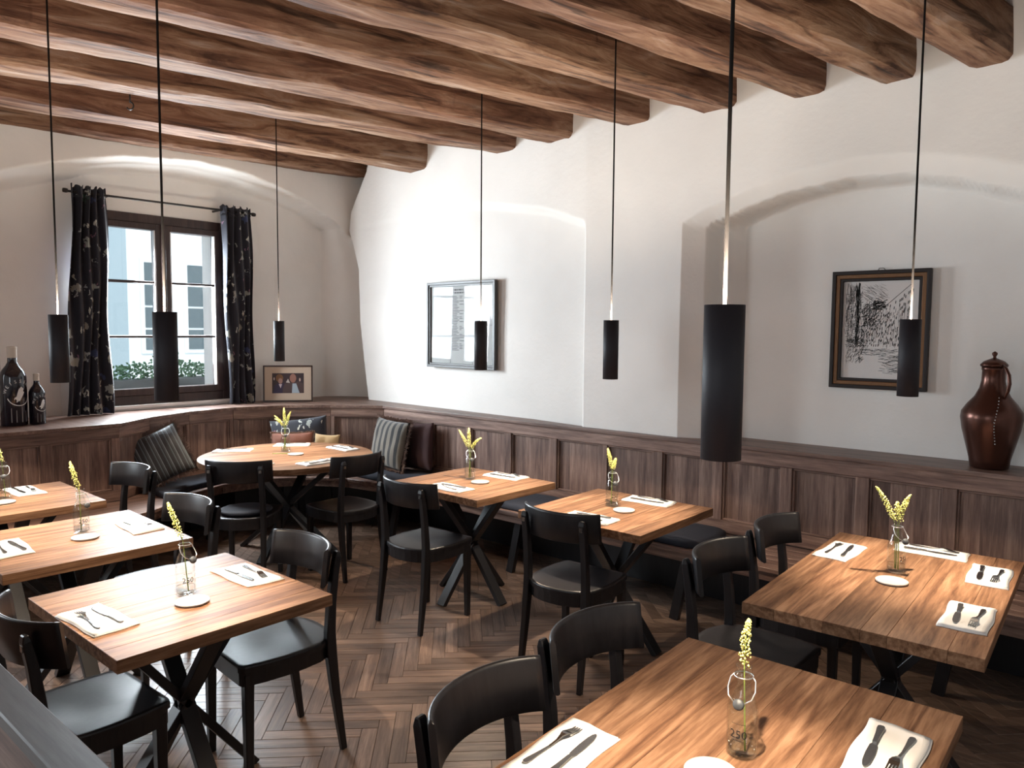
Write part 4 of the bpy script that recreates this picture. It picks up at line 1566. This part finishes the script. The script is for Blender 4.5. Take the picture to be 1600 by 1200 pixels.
def cushion(label, loc, yaw, tilt, roll, w, h, th, mat, seed, fr_mat=None, r=0.012):
    """upright cushion: its face looks along yaw, leans back by tilt and is turned by roll in its own plane"""
    t = thing('cushion', label, 'cushion', loc, 0, 'cushions on the bench')
    R = Matrix.Rotation(yaw, 4, 'Z') @ Matrix.Rotation(PI / 2 - tilt, 4, 'X') @ Matrix.Rotation(roll, 4, 'Z')
    t.rotation_euler = R.to_euler()
    link('cover', cushion_mesh(w, h, th, mat, seed), t)
    if fr_mat:
        link('fringe', fringe_mesh(w, h, fr_mat, seed, r), t)['kind'] = 'stuff'
    return t


# face direction: yaw 0 looks towards -y
cushion('dark teal striped cushion with brown fringe on the window bench', (-5.875, 2.60, 0.715), 1.10, 0.34, 0.42, 0.40, 0.41, 0.15, M_STRIPE_A, 3, M_FRINGE, 0.024)
cushion('sand and black striped cushion in the back corner of the booth', (-5.08, 4.23, 0.715), 0.02, 0.20, -0.05, 0.43, 0.43, 0.15, M_STRIPE_B, 5, M_FRINGE, 0.020)
cushion('dark maroon cushion tucked behind the sand striped cushion', (-4.87, 4.375, 0.705), -0.10, 0.08, 0.04, 0.40, 0.42, 0.10, M_MAROON, 7)
cushion('black cushion with coloured flowers leaning in the middle of the booth', (-5.86, 3.84, 0.70), 0.86, 0.20, 0.10, 0.50, 0.42, 0.13, M_FLORALC, 9, None)
cushion('rust brown cushion with pale fringe below the black floral cushion', (-5.70, 3.66, 0.635), 0.86, 0.22, 0.02, 0.36, 0.36, 0.10, M_RUST, 11, M_FRINGE, 0.008)
cushion('small tan cushion beside the rust brown one', (-5.55, 3.90, 0.620), 0.75, 0.22, -0.05, 0.22, 0.34, 0.09, M_TANC, 13)


def seat_pad(label, poly, z=0.4405, th=0.045):
    c = Vector((sum(p[0] for p in poly) / len(poly), sum(p[1] for p in poly) / len(poly)))
    rings = [(0.985, 0.0), (1.0, th * 0.3), (1.0, th * 0.6), (0.98, th * 0.88), (0.92, th), (0.6, th * 1.12), (0.25, th * 1.0)]
    n = len(poly)
    vv, fs = [], []
    for s, zz in rings:
        for p in poly:
            q = c + (Vector(p) - c) * s
            vv.append((q.x, q.y, z + zz + (0.006 * noise.noise(Vector((q.x * 6, q.y * 6, 1))) if s < 0.97 else 0)))
    for k in range(len(rings) - 1):
        for j in range(n):
            fs.append((k * n + j, k * n + (j + 1) % n, (k + 1) * n + (j + 1) % n, (k + 1) * n + j))
    fs.append(tuple(range(n))[::-1])
    fs.append(tuple((len(rings) - 1) * n + j for j in range(n)))
    return tag(MB().add(vv, fs, True).build('bench_pad', M_PAD), label, 'seat pad', 'black bench pads')


def dense(poly, step=0.06):
    out = []
    for a, b2 in zip(poly, poly[1:] + poly[:1]):
        k = max(1, int(math.dist(a, b2) / step))
        for i in range(k):
            out.append((a[0] + (b2[0] - a[0]) * i / k, a[1] + (b2[1] - a[1]) * i / k))
    return out


seat_pad('navy black bench pad under the teal striped cushion', dense([(-5.52, 2.48), (-5.72, 2.78), (-5.81, 3.10), (-6.12, 3.12), (-6.06, 2.80), (-5.90, 2.50)]))
seat_pad('black bench pad under the sand striped cushion', dense([(-5.30, 3.98), (-4.62, 3.98), (-4.58, 4.2), (-4.62, 4.38), (-5.38, 4.38)]))
seat_pad('black bench pad behind the square table next to the round one', dense([(-3.95, 3.97), (-2.95, 3.97), (-2.90, 4.0), (-2.90, 4.36), (-2.95, 4.39), (-3.95, 4.39)]))
seat_pad('black bench pad behind the middle square table', dense([(-2.80, 3.97), (-2.08, 3.96), (-2.02, 4.0), (-1.99, 4.2), (-2.02, 4.36), (-2.08, 4.40), (-2.80, 4.39)]))

# ------------------------------------------------------------------ things on the ledge
# two dark wine bottles
HORSE = [(0.0, 0.0), (0.05, 0.0), (0.07, 0.12), (0.13, 0.28), (0.15, 0.10), (0.20, 0.08), (0.22, 0.30), (0.26, 0.42), (0.34, 0.48), (0.40, 0.42), (0.44, 0.46),
         (0.37, 0.55), (0.32, 0.58), (0.40, 0.62), (0.48, 0.58), (0.50, 0.63), (0.41, 0.70), (0.33, 0.70), (0.36, 0.80), (0.46, 0.80), (0.47, 0.85),
         (0.36, 0.93), (0.30, 1.0), (0.28, 0.94), (0.18, 0.86), (0.13, 0.74), (0.16, 0.60), (0.10, 0.46), (0.02, 0.36), (-0.08, 0.30), (-0.10, 0.14), (-0.04, 0.24), (0.04, 0.28), (0.03, 0.14)]


def wrap_poly(poly, radius, mat, name):
    bm = bmesh.new()
    f = bm.faces.new([bm.verts.new((x, 0, z)) for x, z in poly])
    bmesh.ops.triangulate(bm, faces=[f])
    bmesh.ops.subdivide_edges(bm, edges=bm.edges[:], cuts=2, use_grid_fill=True)
    for v in bm.verts:
        a = v.co.x / radius
        v.co = Vector((math.sin(a) * radius, -math.cos(a) * radius, v.co.z))
    bmesh.ops.triangulate(bm, faces=bm.faces)
    me = bpy.data.meshes.new(name)
    bm.to_mesh(me)
    bm.free()
    me.materials.append(mat)
    return me


def wine_bottle(label, loc, h, R_, rz):
    t = thing('wine_bottle', label, 'bottle', loc, rz, 'wine bottles on the ledge')
    s = h
    prof = [(0.0, 0.0), (R_ * 0.94, 0.0), (R_, 0.012 * s), (R_, 0.60 * s), (R_ * 0.97, 0.64 * s), (R_ * 0.80, 0.70 * s), (R_ * 0.50, 0.76 * s), (R_ * 0.36, 0.80 * s), (R_ * 0.34, 0.86 * s), (R_ * 0.34, 0.87 * s)]
    body = MB().lathe(prof, 40).build('glass_body', M_WINE, t)
    MB().lathe([(R_ * 0.35, 0.855 * s), (R_ * 0.365, 0.86 * s), (R_ * 0.365, 0.975 * s), (R_ * 0.385, 0.98 * s), (R_ * 0.385, 0.992 * s), (R_ * 0.2, 1.0 * s), (0.0, 1.0 * s)], 24).build('capsule', M_CAPSULE, t)
    rr = R_ + 0.0006
    hs = 0.20 * s
    link('horse_print', wrap_poly([((x - 0.2) * hs, 0.30 * s + z * hs) for x, z in HORSE], rr, M_WHITEPRINT, 'horse_print'), body)
    # lettering arched over the horse, thin arc below
    k = 'WEISSEN'
    for i, chh in enumerate(k):
        a = math.radians(205 - 140 * 0 - i * (150 - 30) / (len(k) - 1) - 40)
        me = text_mesh(chh, 0.058 * s, rr, M_WHITEPRINT, 'letter_print', 0.0, False)
        rad = 0.145 * s
        tt = a - PI / 2
        for v in me.vertices:
            x, z = v.co.x, v.co.z
            X_ = rad * math.cos(a) + x * math.cos(tt) - z * math.sin(tt)
            Z_ = 0.40 * s + rad * math.sin(a) + x * math.sin(tt) + z * math.cos(tt)
            v.co = Vector((math.sin(X_ / rr) * rr, -math.cos(X_ / rr) * rr, Z_))
        link('letter_print', me, body)
    ar = MB()
    rad = 0.135 * s
    for i in range(20):
        q = []
        for a, rr2 in ((i, rad), (i + 1, rad), (i + 1, rad + 0.010 * s), (i, rad + 0.010 * s)):
            an = math.radians(200 + 140 * a / 20)
            q.append((rr2 * math.cos(an), 0.40 * s + rr2 * math.sin(an)))
        ar.add([(math.sin(x / rr) * rr, -math.cos(x / rr) * rr, z) for x, z in q], [(0, 1, 2, 3)])
    link('arc_print', ar.mesh('arc_print', M_WHITEPRINT), body)
    for j, x in enumerate((-0.10, -0.045, 0.02, 0.075, 0.12)):
        b3 = MB()
        hh = (0.18, 0.15, 0.20, 0.14, 0.17)[j] * s
        pts = [(x * s, 0.05 * s), (x * s + 0.012 * s, 0.05 * s), (x * s + 0.010 * s, 0.05 * s + hh), (x * s + 0.002 * s, 0.05 * s + hh)]
        b3.add([(math.sin(u / rr) * rr, -math.cos(u / rr) * rr, z) for u, z in pts], [(0, 1, 2, 3)])
        link('streak_print', b3.mesh('streak_print', plain('grey_print', (0.22, 0.20, 0.20), 0.6)), body)
    return t


wine_bottle('large dark magnum bottle with a white horse print on the window ledge', (-6.15, 1.705, LEDGE + 0.0005), 0.56, 0.083, 1.75)
wine_bottle('smaller dark wine bottle with a white horse print beside the magnum', (-6.13, 1.845, LEDGE + 0.0005), 0.365, 0.052, 1.95)

# copper jug
jug = thing('copper_jug', 'tall dark copper jug with lid and handle on the ledge at the right', 'jug', (-0.685, 4.60, LEDGE + 0.0005), -0.75)
JS = 0.97
jp = [(0.0, 0.0), (0.085, 0.0), (0.092, 0.006), (0.098, 0.05), (0.118, 0.13), (0.138, 0.21), (0.147, 0.27), (0.143, 0.305), (0.118, 0.345), (0.085, 0.385), (0.064, 0.43), (0.056, 0.47),
      (0.055, 0.525), (0.058, 0.53), (0.058, 0.545), (0.0, 0.545)]
MB().lathe([(r * JS, z * JS) for r, z in jp], 48).build('body', M_COPPER, jug)
lid = MB().lathe([(r * JS, z * JS) for r, z in [(0.0, 0.546), (0.064, 0.546), (0.066, 0.556), (0.05, 0.574), (0.02, 0.588), (0.008, 0.592), (0.007, 0.600), (0.013, 0.610), (0.013, 0.620), (0.0, 0.628)]], 32).build('lid', M_COPPER, jug)
MB().tube([(p[0] * JS, 0, p[1] * JS) for p in [(0.060, 0.555), (0.085, 0.540), (0.108, 0.505), (0.115, 0.46), (0.105, 0.42), (0.088, 0.39), (0.082, 0.375)]], [0.007, 0.008, 0.009, 0.009, 0.009, 0.008, 0.007], 10).build('handle', M_COPPER, jug)
ch = MB()
for i in range(16):
    a = i / 15
    z = 0.385 - 0.24 * a
    rj = np.interp(z, [q[1] for q in jp[:-1]], [q[0] for q in jp[:-1]]) + 0.006
    an = -0.35 - 0.30 * math.sin(a * PI) * 0.5 - 0.15 * a
    ch.lathe([(0.0, -0.005), (0.003, -0.003), (0.003, 0.003), (0.0, 0.005)], 8, (rj * JS * math.cos(an), rj * JS * math.sin(an), z * JS))
ch.build('bead_chain', M_CUTLERY, jug)


def frame_ring(mb, w, h, b, z0, z1):
    """picture frame moulding in the x-z plane, front towards -y; z0/z1 are depths"""
    o = [(-w / 2, -h / 2), (w / 2, -h / 2), (w / 2, h / 2), (-w / 2, h / 2)]
    i_ = [(-w / 2 + b, -h / 2 + b), (w / 2 - b, -h / 2 + b), (w / 2 - b, h / 2 - b), (-w / 2 + b, h / 2 - b)]
    vv = [(x, -z0, z) for x, z in o] + [(x, -z0, z) for x, z in i_] + [(x, -z1, z) for x, z in o] + [(x, -z1, z) for x, z in i_]
    fs = []
    for j in range(4):
        k = (j + 1) % 4
        fs += [(j, k, 4 + k, 4 + j), (8 + j, 12 + j, 12 + k, 8 + k), (j, 8 + j, 8 + k, k), (4 + j, 4 + k, 12 + k, 12 + j)]
    return mb.add(vv, fs)


def quad(mb, x0, z0, x1, z1, y, w):
    d = Vector((x1 - x0, 0, z1 - z0))
    if d.length < 1e-6:
        return
    n_ = Vector((-d.z, 0, d.x)).normalized() * w / 2
    a, b3 = Vector((x0, y, z0)), Vector((x1, y, z1))
    mb.add([a - n_, b3 - n_, b3 + n_, a + n_], [(0, 1, 2, 3)])


# framed document over the booth
W1, H1 = 0.86, 0.74
p1 = thing('framed_document', 'framed printed list under glass in a dark grey frame on the back wall', 'picture', (-4.57, 4.595, 1.75), -0.05)
mb = MB(); frame_ring(mb, W1, H1, 0.024, 0.0, 0.030); fo1 = mb.build('frame', M_FRAME1, p1, bevel=0.003)
mb = MB(); frame_ring(mb, W1 - 0.046, H1 - 0.046, 0.016, 0.0, 0.020); mb.build('inner_moulding', M_FRAME1, fo1, bevel=0.002)
MB().box(-W1 / 2 + 0.03, W1 / 2 - 0.03, -0.006, -0.002, -H1 / 2 + 0.03, H1 / 2 - 0.03).build('sheet', M_PAPER, p1)
tx = MB()
rs = random.Random(8)
for x in (-0.135, 0.145):
    quad(tx, x, -0.33, x, 0.33, -0.0066, 0.005)
quad(tx, 0.145, 0.0, 0.39, 0.0, -0.0066, 0.004)
for r_, zz in enumerate((0.30, 0.275)):
    x = -0.11
    while x < 0.11:
        w = rs.uniform(0.012, 0.030)
        quad(tx, x, zz, x + w, zz, -0.0066, 0.013)
        x += w + 0.008
zz = 0.245
while zz > -0.22:
    w = rs.uniform(0.06, 0.10)
    quad(tx, -0.115, zz, -0.115 + w, zz, -0.0066, 0.0045)
    if rs.random() < 0.5:
        quad(tx, -0.02, zz, -0.02 + rs.uniform(0.02, 0.07), zz, -0.0066, 0.0045)
    quad(tx, 0.085, zz, 0.085 + rs.uniform(0.03, 0.045), zz, -0.0066, 0.0045)
    zz -= 0.0135
for k in range(9):
    x = 0.16 + 0.022 * k
    quad(tx, x, 0.245 - 0.008 * k + 0.01 * math.sin(k * 2.0), x + 0.02, 0.24 - 0.008 * k + 0.01 * math.sin(k * 2 + 2), -0.0066, 0.003)
for k in range(4):
    quad(tx, 0.20, 0.215 - 0.018 * k, 0.30, 0.212 - 0.018 * k, -0.0066, 0.003)
tx.build('printed_lines', plain('grey_ink', (0.05, 0.05, 0.055), 0.8), p1)
MB().box(-W1 / 2 + 0.03, W1 / 2 - 0.03, -0.011, -0.009, -H1 / 2 + 0.03, H1 / 2 - 0.03).build('glass', M_PICGLASS, p1)

# framed street drawing in the arched niche
W2, H2_ = 0.535, 0.695
p2 = thing('framed_drawing', 'ink drawing of a narrow street in a black and gilt frame in the arched niche', 'picture', (-1.292, 4.762, 1.728), 0.0)
mb = MB(); frame_ring(mb, W2, H2_, 0.022, 0.0, 0.034); f2 = mb.build('frame', M_FRAME2, p2, bevel=0.005, seg=2)
mb = MB(); frame_ring(mb, W2 - 0.042, H2_ - 0.042, 0.024, 0.0, 0.026); mb.build('gilt_band', M_GILT, f2, bevel=0.003)
mb = MB(); frame_ring(mb, W2 - 0.088, H2_ - 0.088, 0.018, 0.0, 0.022); mb.build('inner_moulding', M_FRAME2, f2, bevel=0.003)
MB().box(-W2 / 2 + 0.055, W2 / 2 - 0.055, -0.006, -0.002, -H2_ / 2 + 0.055, H2_ / 2 - 0.055).build('sheet', M_PAPER2, p2)
sk = MB()
rs = random.Random(21)
yk = -0.0066
xl_, xr_, zb_, zt_ = -0.20, 0.20, -0.28, 0.28


def scr(x0, x1, z0, z1, n_, ang, ln_, w=0.0016, jit=0.25):
    for _ in range(n_):
        x, z = rs.uniform(x0, x1), rs.uniform(z0, z1)
        a = ang + rs.uniform(-jit, jit)
        l_ = ln_ * rs.uniform(0.4, 1.2)
        xa, za, xb, zb2 = x, z, x + l_ * math.cos(a), z + l_ * math.sin(a)
        if xl_ < min(xa, xb) and max(xa, xb) < xr_ and zb_ < min(za, zb2) and max(za, zb2) < zt_:
            quad(sk, xa, za, xb, zb2, yk, w * rs.uniform(0.6, 1.5))


scr(-0.19, -0.10, -0.05, 0.27, 260, 1.55, 0.04)
scr(-0.19, -0.10, -0.05, 0.22, 120, 0.2, 0.02)
scr(-0.13, -0.115, -0.10, 0.27, 90, 1.55, 0.06, 0.003)
scr(-0.10, -0.02, 0.02, 0.15, 230, 0.9, 0.025, 0.0022, 0.9)
scr(-0.04, 0.02, 0.12, 0.17, 110, 0.3, 0.02, 0.003, 0.8)
scr(-0.10, 0.03, 0.18, 0.27, 70, -0.5, 0.04, 0.0012)
for k in range(46):                       # receding house fronts on the right
    t_ = k / 45
    x = -0.10 + 0.27 * t_ ** 1.3
    top = 0.02 + 0.25 * t_
    za_ = -0.10 - 0.03 * t_ + rs.uniform(0, 0.5) * (top + 0.1)
    quad(sk, x, za_, x + 0.002, min(top, za_ + rs.uniform(0.03, 0.16)), yk, 0.0014)
    for q in range(7):
        z = -0.09 + (top + 0.08) * q / 7 + rs.uniform(-0.014, 0.014)
        if rs.random() < 0.45:
            continue
        quad(sk, x + 0.002, z, x + 0.004, z + 0.010 + 0.008 * t_, yk, 0.0030 + 0.002 * t_)
scr(-0.08, 0.17, -0.10, 0.12, 200, 1.4, 0.02)
quad(sk, -0.10, 0.02, 0.17, 0.27, yk, 0.003)
scr(-0.18, -0.09, -0.20, -0.05, 170, 1.2, 0.03, 0.0016, 0.6)
scr(-0.19, -0.10, -0.10, -0.05, 50, -0.2, 0.04, 0.002, 0.3)
scr(0.0, 0.19, -0.25, -0.12, 110, 0.05, 0.05, 0.0018, 0.35)
scr(-0.11, 0.02, -0.15, -0.11, 50, -0.05, 0.04, 0.0014, 0.2)
sk.build('ink_lines', plain('drawing_ink', (0.06, 0.06, 0.06), 0.8), p2)
MB().box(-W2 / 2 + 0.055, W2 / 2 - 0.055, -0.012, -0.010, -H2_ / 2 + 0.055, H2_ / 2 - 0.055).build('glass', M_PICGLASS, p2)
MB().tube([(-0.02, 0, H2_ / 2), (-0.012, -0.008, H2_ / 2 + 0.012), (0.012, -0.008, H2_ / 2 + 0.012), (0.02, 0, H2_ / 2)], 0.002, 6).build('hanger', M_DARKMETAL, p2)

# framed photo leaning on the wall above the booth
W3, H3 = 0.455, 0.345
p3 = thing('framed_photo', 'framed photo of two seated people with a cream mat, leaning on the ledge', 'picture', (-6.32, 4.02, LEDGE + 0.0008 + 0.174), 1.02)
p3.rotation_euler = (-0.10, 0, 0.92)
mb = MB(); frame_ring(mb, W3, H3, 0.014, -0.004, 0.014); mb.build('frame', M_FRAME3, p3, bevel=0.002)
MB().box(-W3 / 2 + 0.010, W3 / 2 - 0.010, -0.005, 0.003, -H3 / 2 + 0.010, H3 / 2 - 0.010).build('mat_board', M_MAT, p3)
ph = MB().box(-0.145, 0.145, -0.0062, -0.005, -0.092, 0.098).build('photo_print', plain('photo_dark', (0.030, 0.016, 0.020), 0.5), p3)


def blob(nm, pts, col, y):
    bm = bmesh.new()
    f = bm.faces.new([bm.verts.new((x, y, z)) for x, z in pts])
    bmesh.ops.triangulate(bm, faces=[f])
    me = bpy.data.meshes.new(nm)
    bm.to_mesh(me); bm.free()
    me.materials.append(plain('photo_' + nm, col, 0.5))
    link(nm, me, ph)


def ell(cx, cz, a, b2, n_=18):
    return [(cx + a * math.cos(2 * PI * i / n_), cz + b2 * math.sin(2 * PI * i / n_)) for i in range(n_)]


blob('dark_jacket', [(-0.135, -0.091), (0.0, -0.091), (-0.01, -0.03), (-0.045, 0.005), (-0.09, 0.005), (-0.125, -0.02)], (0.022, 0.014, 0.045), -0.0064)
blob('brown_jacket', [(-0.05, -0.091), (0.14, -0.091), (0.14, 0.0), (0.09, 0.02), (0.03, 0.005), (-0.03, 0.0), (-0.05, -0.05)], (0.06, 0.035, 0.035), -0.0065)
blob('hair', ell(-0.078, 0.052, 0.034, 0.038), (0.16, 0.075, 0.025), -0.0066)
blob('face', ell(-0.070, 0.024, 0.020, 0.027), (0.30, 0.17, 0.13), -0.0067)
blob('collar', [(-0.085, -0.005), (-0.055, -0.005), (-0.068, -0.045)], (0.5, 0.42, 0.45), -0.0068)
blob('head', ell(0.045, 0.050, 0.030, 0.042), (0.27, 0.13, 0.10), -0.0069)
blob('shirt', [(0.04, 0.0), (0.075, 0.0), (0.105, -0.091), (0.035, -0.091)], (0.33, 0.40, 0.46), -0.0070)
blob('paper', [(-0.02, 0.01), (0.0, 0.045), (0.018, 0.005)], (0.45, 0.40, 0.38), -0.0071)
blob('lamp_glow', ell(-0.127, 0.045, 0.005, 0.014), (0.55, 0.45, 0.40), -0.0072)
blob('lamp_glow', ell(0.108, 0.035, 0.007, 0.017), (0.5, 0.36, 0.30), -0.0073)

bpy.context.view_layer.update()
